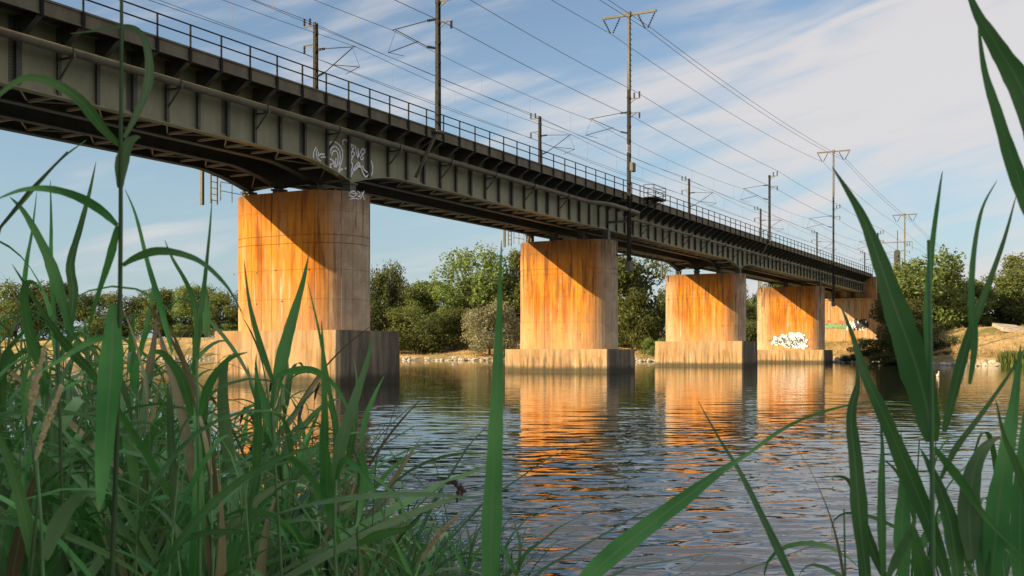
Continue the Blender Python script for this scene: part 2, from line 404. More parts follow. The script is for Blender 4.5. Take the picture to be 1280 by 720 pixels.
def girder_lines(n=None):
    p = set()
    for x in XS + [XE1]:
        if XE0 <= x <= XE1: p.add(round(x, 3))
    for c in (PC[0], PC[2]):
        for k in range(-8, 9): p.add(round(c + k * .525, 3))
    return sorted(p)
GX = girder_lines()
girders = []
for gi, y in enumerate(YG):
    mb = MB()
    for a, b in zip(GX[:-1], GX[1:]):        # bottom flange follows the haunches
        za, zb_ = zbot(a), zbot(b)
        mb.add([(a,y-.22,za-.045),(b,y-.22,zb_-.045),(b,y+.22,zb_-.045),(a,y+.22,za-.045),(a,y-.22,za),(b,y-.22,zb_),(b,y+.22,zb_),(a,y+.22,za)],
               [(0,3,2,1),(4,5,6,7),(0,1,5,4),(2,3,7,6)] + ([(0,4,7,3)] if a == GX[0] else []) + ([(1,2,6,5)] if b == GX[-1] else []))
    mb.bar((XE0, y, gz(XE0, 14.16)), (XE1, y, gz(XE1, 14.16)), .44, .05)
    # angle iron along the foot of the web
    for a, b in zip(GX[:-1], GX[1:]):
        mb.bar((a, y - .030, zbot(a) + .07), (b, y - .030, zbot(b) + .07), .028, .13)
    if gi > 0:
        for a, b in zip(GX[:-1], GX[1:]):
            mb.add([(a,y-.012,zbot(a)),(b,y-.012,zbot(b)),(b,y-.012,gz(b,14.13)),(a,y-.012,gz(a,14.13)),(a,y+.012,zbot(a)),(b,y+.012,zbot(b)),(b,y+.012,gz(b,14.13)),(a,y+.012,gz(a,14.13))],
                   [(0,1,2,3),(7,6,5,4)])
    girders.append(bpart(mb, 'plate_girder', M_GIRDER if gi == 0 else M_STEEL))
GA = girders[0]
XSV = [x for x in XS if XE0 <= x < XE1 - .5]
# web panels of the outer girder, each between two stiffeners, a hair proud or shy of one another
for i, a in enumerate(XSV):
    b = min(a + DX, XE1); pts = [a + .03] + [q for q in GX if a + .05 < q < b - .05] + [b - .03]
    yy = YG[0] + random.uniform(-.004, .004); n = len(pts)
    vs = [(x, yy - .010, zbot(x) + .002) for x in pts] + [(x, yy - .010, gz(x, 14.13)) for x in pts] + [(x, yy + .012, zbot(x) + .002) for x in pts] + [(x, yy + .012, gz(x, 14.13)) for x in pts]
    fs = [(k, k+1, n+k+1, n+k) for k in range(n-1)] + [(2*n+k+1, 2*n+k, 3*n+k, 3*n+k+1) for k in range(n-1)]
    MB().add(vs, fs).build('web_panel', M_GIRDER, GA)
# stiffeners: T-section; every third one is a splice with cover plate
def stiff_mesh(h, splice):
    mb = MB().box(-.035, .035, -.17, -.014, 0, h).box(-.075, .075, -.185, -.17, 0, h)
    if splice: mb.box(-.28, -.035, -.030, -.013, .05, h - .05).box(.035, .28, -.030, -.013, .05, h - .05)
    return mb.mesh('stiffener', M_STEEL)  # darker colour than the web carries the shadow cast by the T flange
HS = 14.12 - 11.5
SM = [stiff_mesh(HS, False), stiff_mesh(HS, True)]
for i, x in enumerate(XSV):
    h = gz(x, 14.12) - zbot(x)
    me = SM[1 if i % 3 == 2 else 0]
    if abs(h - HS) > .01: me = stiff_mesh(h, i % 3 == 2)
    inst('stiffener', me, GA, (x, YG[0], zbot(x) + .003))
# rivet rows (near part of the girder): countless, joined
def rivets():
    V = []; Fs = []
    def riv(x, y, z, r=.017):
        b = len(V); V.extend([(x-r,y,z-r),(x+r,y,z-r),(x+r,y,z+r),(x-r,y,z+r),(x,y-.016,z)]); Fs.extend([(b,b+1,b+4),(b+1,b+2,b+4),(b+2,b+3,b+4),(b+3,b,b+4)])
    x = 22.
    while x < 95:
        riv(x, YG[0] - .045, zbot(x) + .09); x += .105
    for i, sx in enumerate(XSV):
        if not 20 < sx < 95: continue
        z0, z1 = zbot(sx) + .2, gz(sx, 13.95)
        offs = (-.24, -.15, .15, .24) if i % 3 == 2 else (-.075, .075)
        for q in offs:
            yy = YG[0] - (.030 if i % 3 == 2 else .185)
            z = z0
            while z < z1:
                riv(sx + q, yy, z); z += .13
    return raw_mesh('rivets', V, Fs, M_GIRDER)
tag(inst('rivets', rivets(), GA), kind='stuff')

# deck slab, fascia and walkway brackets
mb = MB()
def sloped(mb, x0, x1, y0, y1, z0, z1):
    mb.add([(x0,y0,gz(x0,z0)),(x1,y0,gz(x1,z0)),(x1,y1,gz(x1,z0)),(x0,y1,gz(x0,z0)),(x0,y0,gz(x0,z1)),(x1,y0,gz(x1,z1)),(x1,y1,gz(x1,z1)),(x0,y1,gz(x0,z1))],
           [(0,3,2,1),(4,5,6,7),(0,1,5,4),(1,2,6,5),(2,3,7,6),(3,0,4,7)])
sloped(mb, XE0, 193, .06, 9.74, 14.20, 14.42)
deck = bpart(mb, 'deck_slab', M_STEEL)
for y0, y1 in ((0, .055), (9.745, 9.80)):
    mb = MB(); sloped(mb, XE0, 193, y0, y1, 14.00, 14.55)
    s_ = -1 if y0 == 0 else 1
    ya, yb = (y0 - .055, y0 + .002) if y0 == 0 else (y1 - .002, y1 + .055)
    sloped(mb, XE0, 193, ya, yb, 14.50, 14.575); sloped(mb, XE0, 193, ya, yb, 13.965, 14.03)
    bpart(mb, 'fascia_beam', M_DECK)
br = MB().prism([(.10, 13.93), (.10, 14.19), (1.385, 14.19), (1.385, 13.12), (1.25, 13.12)], lambda u, v, d: (d, u, v), -.02, .02)
br.add([(-.12,.08,13.90),(.12,.08,13.90),(.12,1.27,13.09),(-.12,1.27,13.09),(-.12,.08,13.93),(.12,.08,13.93),(.12,1.27,13.12),(-.12,1.27,13.12)],
       [(0,3,2,1),(4,5,6,7),(0,1,5,4),(1,2,6,5),(2,3,7,6),(3,0,4,7)])
brm = br.mesh('walkway_bracket', M_STEEL)
walk = bpart((lambda m: (sloped(m, XE0, 193, .30, .42, 14.08, 14.20), sloped(m, XE0, 193, .85, .97, 14.08, 14.20), m)[2])(MB()), 'walkway', M_STEEL)
for x in XSV: inst('walkway_bracket', brm, walk, (x + .02, 0, gz(x, 0)))
# railings
pm = MB().box(-.032, .032, -.09, -.03, 13.90, 15.47).box(-.075, .075, -.10, -.056, 13.86, 14.50).mesh('railing_post', M_RAIL)
for near in (True, False):
    y = -.06 if near else 9.86
    mb = MB()
    for z in (15.49, 15.04): mb.tube([(XE0, y, gz(XE0, z)), (193.5, y, gz(193.5, z))], .032, 6)
    rl = bpart(mb, 'railing', M_RAIL)
    for x in XSV + [XSV[-1] + DX]:
        inst('railing_post', pm, rl, (x, 0 if near else 9.92, gz(x, 0)))
# service pipe with its brackets and the bend round the tall mast
def pipe_z(x): return gz(x, 13.12)
P2 = PC[1]
pts = [(XE0, .62, pipe_z(XE0)), (P2 - 6.0, .62, pipe_z(P2 - 6)), (P2 - 5.2, .55, pipe_z(P2) - .03), (P2 - 4.2, -.15, pipe_z(P2) - .08), (P2 - 3.2, -.52, pipe_z(P2) - .10), (P2 + 2.0, -.55, pipe_z(P2) - .12), (P2 + 2.35, -.45, pipe_z(P2) - .12), (P2 + 2.5, -.1, pipe_z(P2) - .12), (P2 + 2.5, .9, pipe_z(P2) - .12)]
pipe = bpart(MB().tube(pts, .165, 12), 'service_pipe', M_PIPE, smoothed=True)
xb = P2 + 3.2
pipe2 = bpart(MB().tube([(xb - .6, .62, pipe_z(xb) - .45), (xb, .62, pipe_z(xb) - .40), (191, .62, pipe_z(191) - .40)], .13, 10), 'service_pipe', M_PIPE, smoothed=True)
pb = MB().bar((0, 1.22, -.22), (0, .42, -.22), .07, .07).bar((0, 1.22, -.95), (0, .55, -.26), .06, .06).box(-.05, .05, .40, .46, -.25, .05).mesh('pipe_bracket', M_STEEL)
clampm = MB().tube([(-.035, 0, 0), (.035, 0, 0)], .19, 12).mesh('pipe_clamp', M_STEEL)
for i, x in enumerate(XSV):
    if i % 3 != 0: continue
    if x < P2 - 5.5: inst('pipe_bracket', pb, pipe, (x, 0, pipe_z(x))); inst('pipe_clamp', clampm, pipe, (x, .62, pipe_z(x)))
    elif x > P2 + 3.5: inst('pipe_bracket', pb, pipe2, (x, 0, pipe_z(x) - .38))
# bottom lateral bracing between the paired girders
tb = MB().bar((0, .22, 0), (0, 1.98, 0), .11, .10).mesh('bracing_strut', M_BRACE)
db = MB().bar((.08, .25, .02), (DX - .08, 1.95, .02), .06, .05).mesh('bracing_diagonal', M_BRACE)
db2 = MB().bar((.08, 1.95, .02), (DX - .08, .25, .02), .06, .05).mesh('bracing_diagonal', M_BRACE)
rest = MB(); brace = bpart(MB().bar((XE0, 4.9, gz(XE0, 11.9)), (XE1, 4.9, gz(XE1, 11.9)), .12, .16), 'lateral_bracing', M_BRACE)
for y in (YG[0], YG[2]):
    for i, x in enumerate(XSV):
        tilt = (0, -math.atan2(zbot(min(x + DX, XE1)) - zbot(x), DX), 0)
        if x < 128 and x > 20:
            inst('bracing_strut', tb, brace, (x + .25, y, zbot(x) + .09)); inst('bracing_diagonal', db if i % 2 else db2, brace, (x + .25, y, zbot(x) + .09), tilt)
        else:
            zz = zbot(x) + .09
            rest.bar((x + .25, y + .22, zz), (x + .25, y + 1.98, zz), .13, .12)
            s_, e_ = (.25, 1.95) if i % 2 else (1.95, .25)
            rest.bar((x + .33, y + s_, zz + .02), (x + DX + .17, y + e_, zz + .02), .09, .07)
tag(rest.build('bracing_bars', M_BRACE, brace), kind='stuff')
# cross frames between girders, seen from below as dark cross beams
cf = MB().box(-.06, .06, 1.42, 8.38, 13.2, 13.9).mesh('cross_beam', M_STEEL)
for i, x in enumerate(XSV):
    if i % 2 == 0: inst('cross_beam', cf, deck, (x, 0, gz(x, 0)))
# refuge platform beside the tall mast
mb = MB(); a = on_y(803, 240, 0).x; b = a + 2.9; zf = gz(a, 14.62)
mb.box(a, b, -1.05, -.10, zf - .10, zf)
for x in (a + .03, b - .03):
    for y in (-1.02, -.12): mb.box(x - .025, x + .025, y - .025, y + .025, zf, zf + 1.05)
for z in (zf + .35, zf + .7, zf + 1.02):
    for p, q in (((a, -1.02), (b, -1.02)), ((a, -1.02), (a, -.12)), ((b, -1.02), (b, -.12))): mb.bar((*p, z), (*q, z), .04, .04)
for k in range(3): mb.bar((a + .3 + k * 1.1, -.98, zf - .05), (a + .3 + k * 1.1, .0, zf - .6), .06, .06)
bpart(mb, 'refuge_platform', M_RAIL)
# bearings and access ladders on every pier
for (x0, top, led), c in zip(PIERS, PC):
    for y in YG:
        zt = zbot(c) - .045
        mb = MB()
        mb.box(c - .42, c + .42, y - .34, y + .34, top + .001, top + .10).box(c - .26, c + .26, y - .25, y + .25, top + .10, zt - .10)
        mb.box(c - .36, c + .36, y - .30, y + .30, zt - .10, zt)
        bpart(mb, 'bearing', M_STEEL)
    mb = MB(); lx = x0 + .9
    for q in (0, .5):
        mb.bar((lx + q, 9.45, top - .2), (lx + q, 9.45, gz(lx, 14.6)), .07, .07)
    z = top
    while z < 14.4: mb.bar((lx, 9.45, z), (lx + .5, 9.45, z), .03, .03); z += .34
    for q in (0, .9, 1.8): mb.bar((lx + .5 + q, 9.2, top), (lx + .5 + q, 9.2, top + 1.05), .04, .04)
    for z in (.55, 1.05): mb.bar((lx + .5, 9.2, top + z), (lx + 2.3, 9.2, top + z), .03, .03)
    mb.bar((lx - .6, 9.5, top - .35), (lx - .6, 9.5, top + 1.6), .16, .16)
    bpart(mb, 'access_ladder', M_STEEL)

# graffiti strokes on the outer girder (thin flat paint films)
def strokes(name, lines, conv, nrm, wd, m, parent, off=Vector((0, 0, 0))):
    mb = MB()
    for li, L in enumerate(lines):
        P = [conv(*p) + Vector(nrm) * (.004 + .0035 * (li % 24)) for p in L]
        # smooth the stroke with a Catmull-Rom pass
        Q = []
        for i in range(len(P) - 1):
            p0, p1, p2, p3 = P[max(i-1, 0)], P[i], P[i+1], P[min(i+2, len(P)-1)]
            for t in (0, .25, .5, .75):
                Q.append(.5 * ((2*p1) + (p2-p0)*t + (2*p0-5*p1+4*p2-p3)*t*t + (3*p1-p0-3*p2+p3)*t**3))
        Q.append(P[-1]); N = Vector(nrm); b = len(mb.v)
        for i, q in enumerate(Q):
            d = (Q[min(i+1, len(Q)-1)] - Q[max(i-1, 0)]).normalized(); s = d.cross(N).normalized() * wd / 2
            s *= .75 + .5 * random.random()
            mb.v += [tuple(q - s - off), tuple(q + s - off), tuple(q - s + N * .003 - off), tuple(q + s + N * .003 - off)]
        for i in range(len(Q) - 1):
            o = b + 4 * i; mb.f += [(o, o+4, o+5, o+1), (o+2, o+3, o+7, o+6), (o, o+2, o+6, o+4), (o+1, o+5, o+7, o+3)]
    return mb.build(name, m, parent)
S_ = 7.2
def gf(u, v): return on_y(380 + u / S_, 160 + v / S_, YG[0] - .022)
G = [[(110,170),(88,215),(84,260),(100,300),(160,330)],[(120,190),(108,235),(120,270),(150,300)],[(130,215),(125,250),(150,235),(185,240)],[(150,265),(185,262),(195,275)],
     [(205,215),(210,170),(235,130),(275,125),(315,155),(340,200),(345,250),(335,300),(320,350),(300,410)],[(235,230),(240,190),(270,165),(300,185),(320,225),(322,280),(310,340)],
     [(245,250),(255,215),(280,205),(300,235),(302,290),(290,350),(280,330),(285,270)],[(205,240),(225,275),(262,300),(240,330),(210,320),(200,280)],[(205,330),(225,360),(260,390),(300,420),(320,380),(345,370)],
     [(215,300),(225,340),(245,360)],[(270,300),(265,350),(295,330)],[(345,150),(340,120),(365,105),(385,120)],[(360,370),(375,360)],
     [(415,150),(430,200),(412,240),(430,260),(415,300),(430,330),(415,400),(420,440)],[(415,150),(445,165),(430,205),(450,235),(425,262)],[(455,160),(462,220),(480,270),(478,180),(490,250)],
     [(500,230),(510,195),(535,195),(535,225),(510,245),(525,275),(505,285),(498,255)],[(420,420),(450,350),(480,310),(500,350),(480,345),(470,320)],[(500,340),(520,400),(545,440),(570,420),(585,380),(580,310),(592,290),(610,360),(600,420),(575,440)],[(515,340),(540,385),(565,400)],
     [(425,350),(445,380),(490,330)]]
strokes('graffiti', G, gf, (0, -1, 0), .088, M_SPRAYW, GA)

# ------------------------------------------------------------------ piers
def stadium(x0, x1, y0, y1, r, nb):
    """outline with shallow board grooves; counter-clockwise"""
    path = []
    def arc(cx, cy, a0, a1, n=14):
        for k in range(n + 1):
            a = a0 + (a1 - a0) * k / n; path.append((cx + r * math.cos(a), cy + r * math.sin(a)))
    arc(x1 - r, y0 + r, -math.pi/2, 0); arc(x1 - r, y1 - r, 0, math.pi/2); arc(x0 + r, y1 - r, math.pi/2, math.pi); arc(x0 + r, y0 + r, math.pi, 1.5*math.pi)
    P = [Vector(p) for p in path]; P.append(P[0]); L = [0]
    for a, b in zip(P[:-1], P[1:]): L.append(L[-1] + (b - a).length)
    tot = L[-1]
    def at(s):
        s %= tot; i = max(k for k in range(len(L)) if L[k] <= s + 1e-9); i = min(i, len(P) - 2)
        seg = L[i+1] - L[i]; t = (s - L[i]) / seg if seg > 1e-9 else 0
        p = P[i].lerp(P[i+1], t); d = (P[i+1] - P[i])
        if d.length < 1e-9: d = P[(i+2) % len(P)] - P[i]
        d.normalize(); return p, Vector((d.y, -d.x))
    out = []; wdt = tot / nb; rr = random.Random(int(x0 * 10))
    for k in range(nb):
        s = k * wdt; pr = rr.uniform(-.008, .010)
        p, n_ = at(s); out.append(p - n_ * (.022 if rr.random() < .6 else .006))
        for q in (.014, wdt * .33, wdt * .66, wdt - .014):
            p, n_ = at(s + q); out.append(p + n_ * pr)
    return [(p.x, p.y) for p in out]
plabels = ['nearest and largest rust streaked concrete pier, standing behind the reeds', 'second concrete pier from the left, with the tall T mast hanging beside it', 'third concrete pier from the left, solid orange face on a tall plinth', 'farthest concrete pier in the water, with a white graffiti patch low on its face']
pier_objs = []
for pi, ((x0, top, led), lab) in enumerate(zip(PIERS, plabels)):
    p = empty('bridge_pier', (x0, 0, 0), lab, 'bridge pier', 'concrete bridge piers'); pier_objs.append(p)
    ident = lambda u, v, d: (u, v, d); ye = PIER_END[pi]
    # plinth: two courses with a thin joint between
    zj = led - .95 if led > 2.2 else led - .62
    def plinth(e): return [(-e, .14), (.14, -e), (5.46, -e), (5.6 + e, .14), (5.6 + e, ye - .4), (4.6, ye + .8 + e), (1.0, ye + .8 + e), (-e, ye - .05)]
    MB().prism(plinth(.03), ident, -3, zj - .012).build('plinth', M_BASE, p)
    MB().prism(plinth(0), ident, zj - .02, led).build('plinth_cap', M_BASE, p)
    out = stadium(.5, 5.1, .6, ye, 2.25, 30)
    q1 = led + (top - 2.75 - led) * .36; q2 = led + (top - 2.75 - led) * .70
    lifts = [(led, q1), (q1 + .012, q2), (q2 + .012, top - 2.75), (top - 2.72, top - 2.32), (top - 2.29, top - 1.05), (top - 1.04, top)]
    for a, b in lifts:
        cx, cy = 2.8, (.6 + ye) / 2; e = random.uniform(.997, 1.003); out_ = [(cx + (u - cx) * e, cy + (v - cy) * e) for u, v in out]; MB().prism(out_, ident, a + .001, b).build('concrete_lift', M_SHAFT, p)
    core = [(2.8 + (u - 2.8) * .985, 4.8 + (v - 4.8) * .99) for u, v in out]
    MB().prism(core, ident, led - .5, top - .05).build('core', M_SHAFT, p)
    # bolt sockets left by the formwork
    mb = MB()
    for k in range(3):
        for yy in (2.6, 4.3, 6.0, 7.4):
            zz = led + 1.4 + k * 1.7
            yy += random.uniform(-.5, .5); zz += random.uniform(-.3, .3)
            if zz < top - 3: mb.box(.470, .492, yy - .035, yy + .035, zz - .035, zz + .035)
    mb.build('formwork_plug', M_STEEL, p)
# graffiti on the piers
P1 = pier_objs[0]; x0 = PIERS[0][0]
def endc(u, v):
    # point on the rounded near end of the first pier
    q = px_pt(u, v, 1) - CAM; c = Vector((x0 + 5.1 - 1.6, .6 + 1.6)) if False else Vector((x0 + 2.75, 2.85)); d = Vector((q.x, q.y)); o = Vector((CAM.x, CAM.y)); r = 2.28
    b = d.dot(o - c); A = d.dot(d); C_ = (o - c).dot(o - c) - r * r; t = (-b - math.sqrt(max(0, b*b - A*C_))) / A
    return CAM + q * t
T1 = [[(436,242),(440,239),(444,240),(445,244),(440,246),(436,243)],[(437,249),(444,248),(449,249)],[(447,239),(450,242),(449,246),(446,244)],[(452,240),(454,246),(455,250)],[(455,239),(452,245),(450,249)],[(438,240.5),(443,242.5),(447,242)]]
strokes('graffiti_tag', T1, endc, (-.40, -.92, 0), .05, M_SPRAYW, P1, off=Vector((x0, 0, 0)))
P4 = pier_objs[3]; x4 = PIERS[3][0]
def f4(u, v): return on_x(u, v, x4 + .478)
rr = random.Random(3); T4 = []
for k in range(80):
    u = rr.uniform(968, 1007); t = (u - 968) / 40; hh = 4 + 6 * min(1, t * 2.2); v = 426 + rr.uniform(-hh, hh) * .8
    T4.append([(u - 3, v + rr.uniform(-2, 2)), (u - 1, v - 2), (u + 1.5, v + 1.5), (u + 3.5, v + rr.uniform(-2.5, 2.5))])
strokes('graffiti', T4, f4, (-1, 0, 0), .23, M_SPRAYW, P4, off=Vector((x4, 0, 0)))
T4b = [[(960 + k * 3.4, 421 + rr.uniform(-2, 8)), (962 + k * 3.4, 425), (963 + k * 3.4, 422 + rr.uniform(0, 8))] for k in range(13)] + [[(968 + k * 1.5, 426 + rr.uniform(-7, 7)), (970 + k * 1.5, 426 + rr.uniform(-7, 7)), (972.5 + k * 1.5, 426 + rr.uniform(-7, 7))] for k in range(24)]
strokes('graffiti_outline', T4b, lambda u, v: f4(u, v) + Vector((-.10, 0, 0)), (-1, 0, 0), .06, M_SPRAYK, P4, off=Vector((x4, 0, 0)))

# ------------------------------------------------------------------ far abutment
XA = 191.0
ab = empty('bridge_abutment', (XA, 4.9, 4), 'far concrete abutment wall with coloured graffiti under the bridge end', 'abutment'); AO = Vector(ab.location)
def apart(mb, name, m): o = mb.build(name, m, ab); o.location = -AO; return o
def amat():
    k = NT('abutment concrete'); sv = k.coord(scale=(1, 1, .05)); s1 = k.noise(sv, 1.6, 5, .6); s2 = k.noise(sv, 5, 3); z = k.sep(k.coord())[2]
    c = k.mix(k.rng(s1, .35, .6), (.36, .30, .22), (.46, .22, .07)); c = k.mix(k.rng(s2, .5, .65, 0, .7), c, (.12, .07, .04)); k.bump(s2, .3, .03)
    return k.done(c, .9, 0, .2)
M_ABUT = amat()
mb = MB()
for k in range(11):
    y = -.6 + k * 1.0; e = random.uniform(0, .02)
    MBk = MB().box(XA - e, XA + 2.4, y, y + .985, 2.0, 10.55); apart(MBk, 'wall_panel', M_ABUT)
apart(MB().box(XA - .15, XA + 2.5, -.8, 10.6, 10.56, 10.85), 'coping', M_ABUT)
apart(MB().box(XA + 1.2, XA + 2.6, -.7, 10.5, 10.85, gz(XA, 14.1)), 'back_wall', M_ABUT)
w0 = MB().prism([(-.62, 9.8), (-.62, 2), (-8.2, 1.0), (-8.2, 1.5), (-1.6, 6.2)], lambda u, v, d: (d, u, v), XA - .6, XA + .1); apart(w0, 'wing_wall', M_ABUT)
apart(MB().bar((XA - .3, -1.4, 6.42), (XA - .3, -8.4, 1.55), .9, .16), 'wing_coping', M_SIGN if False else M_ABUT)
for y in YG:
    apart(MB().box(XA + .15, XA + .75, y - .3, y + .3, 10.85, zbot(XA) - .05), 'bearing', M_STEEL)
rr = random.Random(11)
def fa(u, v): return on_x(u, v, XA - .03)
def scrib(n, u0, u1, v0, v1):
    return [[(u + rr.uniform(-1, 1), rr.uniform(v0, v1)) for u in (q, q + 1.2, q + 2.4, q + 3.2)] for q in [rr.uniform(u0, u1) for _ in range(n)]]
strokes('graffiti', scrib(16, 1031, 1056, 404, 411), fa, (-1, 0, 0), .32, M_SPRAYG, ab, off=AO)
strokes('graffiti', scrib(12, 1033, 1058, 400, 406), lambda u, v: fa(u, v) + Vector((-.008, 0, 0)), (-1, 0, 0), .16, M_SPRAYR, ab, off=AO)
strokes('graffiti', scrib(14, 1058, 1080, 400, 414), lambda u, v: fa(u, v) + Vector((-.008, 0, 0)), (-1, 0, 0), .22, M_SPRAYW, ab, off=AO)
strokes('graffiti', scrib(22, 1066, 1086, 399, 412), lambda u, v: fa(u, v) + Vector((-.016, 0, 0)), (-1, 0, 0), .2, M_SPRAYK, ab, off=AO)

# ------------------------------------------------------------------ masts and wires
def insulator(mb, p, q, r=.07, n=5):
    p, q = Vector(p), Vector(q); pts = []; rs = []
    for k in range(n):
        for t, rad in ((.1, .4), (.3, 1), (.6, 1), (.8, .4)):
            pts.append(p.lerp(q, (k + t) / n)); rs.append(r * rad)
    mb.tube(pts, rs, 8)
def hpole(mb, x, y, z0, z1, wdt=.26, tap=.8):
    """two channels joined by battens"""
    for s in (-1, 1):
        mb.add([(x+s*wdt/2-.035,y-.11,z0),(x+s*wdt/2+.035,y-.11,z0),(x+s*wdt/2+.035,y+.11,z0),(x+s*wdt/2-.035,y+.11,z0),
                (x+s*wdt*tap/2-.035,y-.09,z1),(x+s*wdt*tap/2+.035,y-.09,z1),(x+s*wdt*tap/2+.035,y+.09,z1),(x+s*wdt*tap/2-.035,y+.09,z1)],
               [(0,3,2,1),(4,5,6,7),(0,1,5,4),(1,2,6,5),(2,3,7,6),(3,0,4,7)])
    z = z0 + .5
    while z < z1:
        mb.box(x - wdt/2, x + wdt/2, y - .125, y - .105, z, z + .16); mb.box(x - wdt/2, x + wdt/2, y + .105, y + .125, z, z + .16); z += 1.15
TRK = (2.9, 6.9)
def cantilever(root, O, x, y, ty, zc, m=M_MAST):
    """hinged tube bracket carrying messenger and contact wire over track at ty"""
    s = 1 if ty > y else -1; mb = MB()
    a = (x, y + s * .75, zc + 1.95); b = (x, y + s * .75, zc + .45); tip = (x, ty, zc + 1.75)
    mb.tube([a, tip], .025, 6); mb.tube([b, (x, ty - s * .25, zc + 1.72)], .03, 6)
    mb.tube([(x, y + s * 1.35, zc + .85), (x, ty + s * .3, zc + .45)], .025, 6); mb.tube([(x, ty + s * .3, zc + .47), (x, ty - s * .8, zc + .12)], .018, 6)
    mb.bar((x, ty + s*.3, zc + .47), (x, ty - s*.25, zc + 1.72), .015, .015)
    o = mb.build('cantilever', m, root); o.location = -O
    i = MB(); insulator(i, (x, y + s * .16, zc + 1.95), a, .085); o = i.build('insulator', M_INSUL, root); o.location = -O
    i = MB(); insulator(i, (x, y + s * .16, zc + .28), b, .085); o = i.build('insulator', M_INSUL, root); o.location = -O
def feeder(root, O, x, y, s, zs, stand=True):
    for k, z in enumerate(zs):
        o = MB().bar((x, y, z), (x, y + s * .95, z), .07, .07).bar((x, y, z - .4), (x, y + s * .6, z - .03), .05, .05).build('feeder_bracket', M_MASTL, root); o.location = -O
        i = MB()
        if k == 0:
            insulator(i, (x, y + s * .9, z + .04), (x, y + s * .9, z + .55), .085); insulator(i, (x, y + s * .45, z + .04), (x, y + s * .45, z + .5), .085)
        else: insulator(i, (x, y + s * .9, z - .04), (x, y + s * .9, z - .5), .085)
        o = i.build('insulator', M_INSUL, root); o.location = -O
def short_mast(x, y, z0, z1, lab, strut=False):
    O = Vector((x, y, z0)); r = empty('catenary_mast', O, lab, 'mast', 'railway catenary masts')
    mb = MB(); hpole(mb, x, y, z0, z1); o = mb.build('pole', M_MAST, r); o.location = -O
    s = -1 if y < 4 else 1; zc = gz(x, 18.9)
    cantilever(r, O, x, y, TRK[0] if y < 4 else TRK[1], zc)
    feeder(r, O, x, y, s, (z1 - .15, z1 - 1.35))
    o = MB().box(x - .3, x + .3, y - .25 , y + .25, z0 - .05, z0 + .08).build('foot_plate', M_STEEL, r); o.location = -O
    if strut:
        o = MB().bar((x - .05, y, z0 + .1), (x - .3, YG[0] - .34, 11.75 + GRADE * (x - 40)), .16, .16).bar((x + .12, y, z0), (x + .12, YG[0] - .2, z0 - .9), .10, .10).build('strut', M_PIPE, r); o.location = -O
    return r
NEARX = [52.8, 125.0, 196.5]; FARX = [54.6, 86.2, 126.6, 158.8, 195.8]
nl = ['dark catenary mast on the near side, braced by a diagonal strut above the first span', 'catenary mast with strut, on the near railing between third and fourth pier', 'catenary mast at the far end of the bridge near the signal']
for x, l in zip(NEARX, nl): short_mast(x, -.28, gz(x, 14.3) if x < 190 else 13.6, gz(x, 22.0), l, x < 190)
fl = ['leftmost catenary mast, behind the railing above the first pier', 'catenary mast behind the railing above the second pier', 'catenary mast behind the railing above the third pier', 'catenary mast behind the railing just left of the strutted far mast', 'small distant catenary mast behind the railing near the bridge end']
for x, l in zip(FARX, fl): short_mast(x, 10.05, gz(x, 14.45) if x < 192 else 13.6, gz(x, 22.6), l)
def tall_mast(x, y, z0, z1, lab, arm=2.35, hang=True, m1=M_MAST):
    O = Vector((x, y, z0)); r = empty('power_line_mast', O, lab, 'mast', 'tall T shaped power masts'); zm = z0 + (z1 - z0) * .69
    def P(mb, n, m): o = mb.build(n, m, r); o.location = -O; return o
    mb = MB(); hpole(mb, x, y, z0, zm, .34, .9); P(mb, 'lower_pole', m1)
    mb = MB(); hpole(mb, x, y, zm, z1, .26, .75); up = P(mb, 'upper_pole', M_MASTL)
    st = MB(); z = zm + .3
    while z < z1 - .6: st.bar((x - .30, y - .14, z), (x + .30, y - .14, z), .03, .03); z += .42
    o = st.build('step_iron', m1, up)
    P(MB().bar((x, y - arm, z1 - .18), (x, y + arm, z1 - .18), .14, .18).box(x - .16, x + .16, y - .16, y + .16, z1 - .35, z1 + .06), 'cross_arm', M_MASTL)
    for c in (-arm + .85, arm - .85):
        i = MB()
        for e in (-.75, .75): insulator(i, (x, y + c + e * .95, z1 - .32), (x, y + c + e * .12, z1 - 1.5), .075, 7)
        P(i, 'v_insulator', M_INSUL)
    zc = gz(x, 18.9)
    cantilever(r, O, x, y, TRK[0], zc); feeder(r, O, x, y, -1, (gz(x, 21.9), gz(x, 20.75)))
    if hang:
        P(MB().box(x - .36, x + .36, y - .22, y + .22, z0 - .7, z0 + .05), 'foot_box', M_STEEL)
        P(MB().bar((x - .1, y, 12.2), (x - .1, YG[0] - .2, 12.2), .14, .2).bar((x + .1, y, 13.9), (x + .1, .9, 13.9), .14, .2).bar((x, y + .1, z0 + .6), (x, y + 1.1, z0 + .6), .12, .12), 'wall_bracket', M_STEEL)
    return r, O
tm, TO = tall_mast(81.0, -.62, 8.9, 29.0, 'tall T topped mast hanging beside the second pier with a small sign', 2.35)
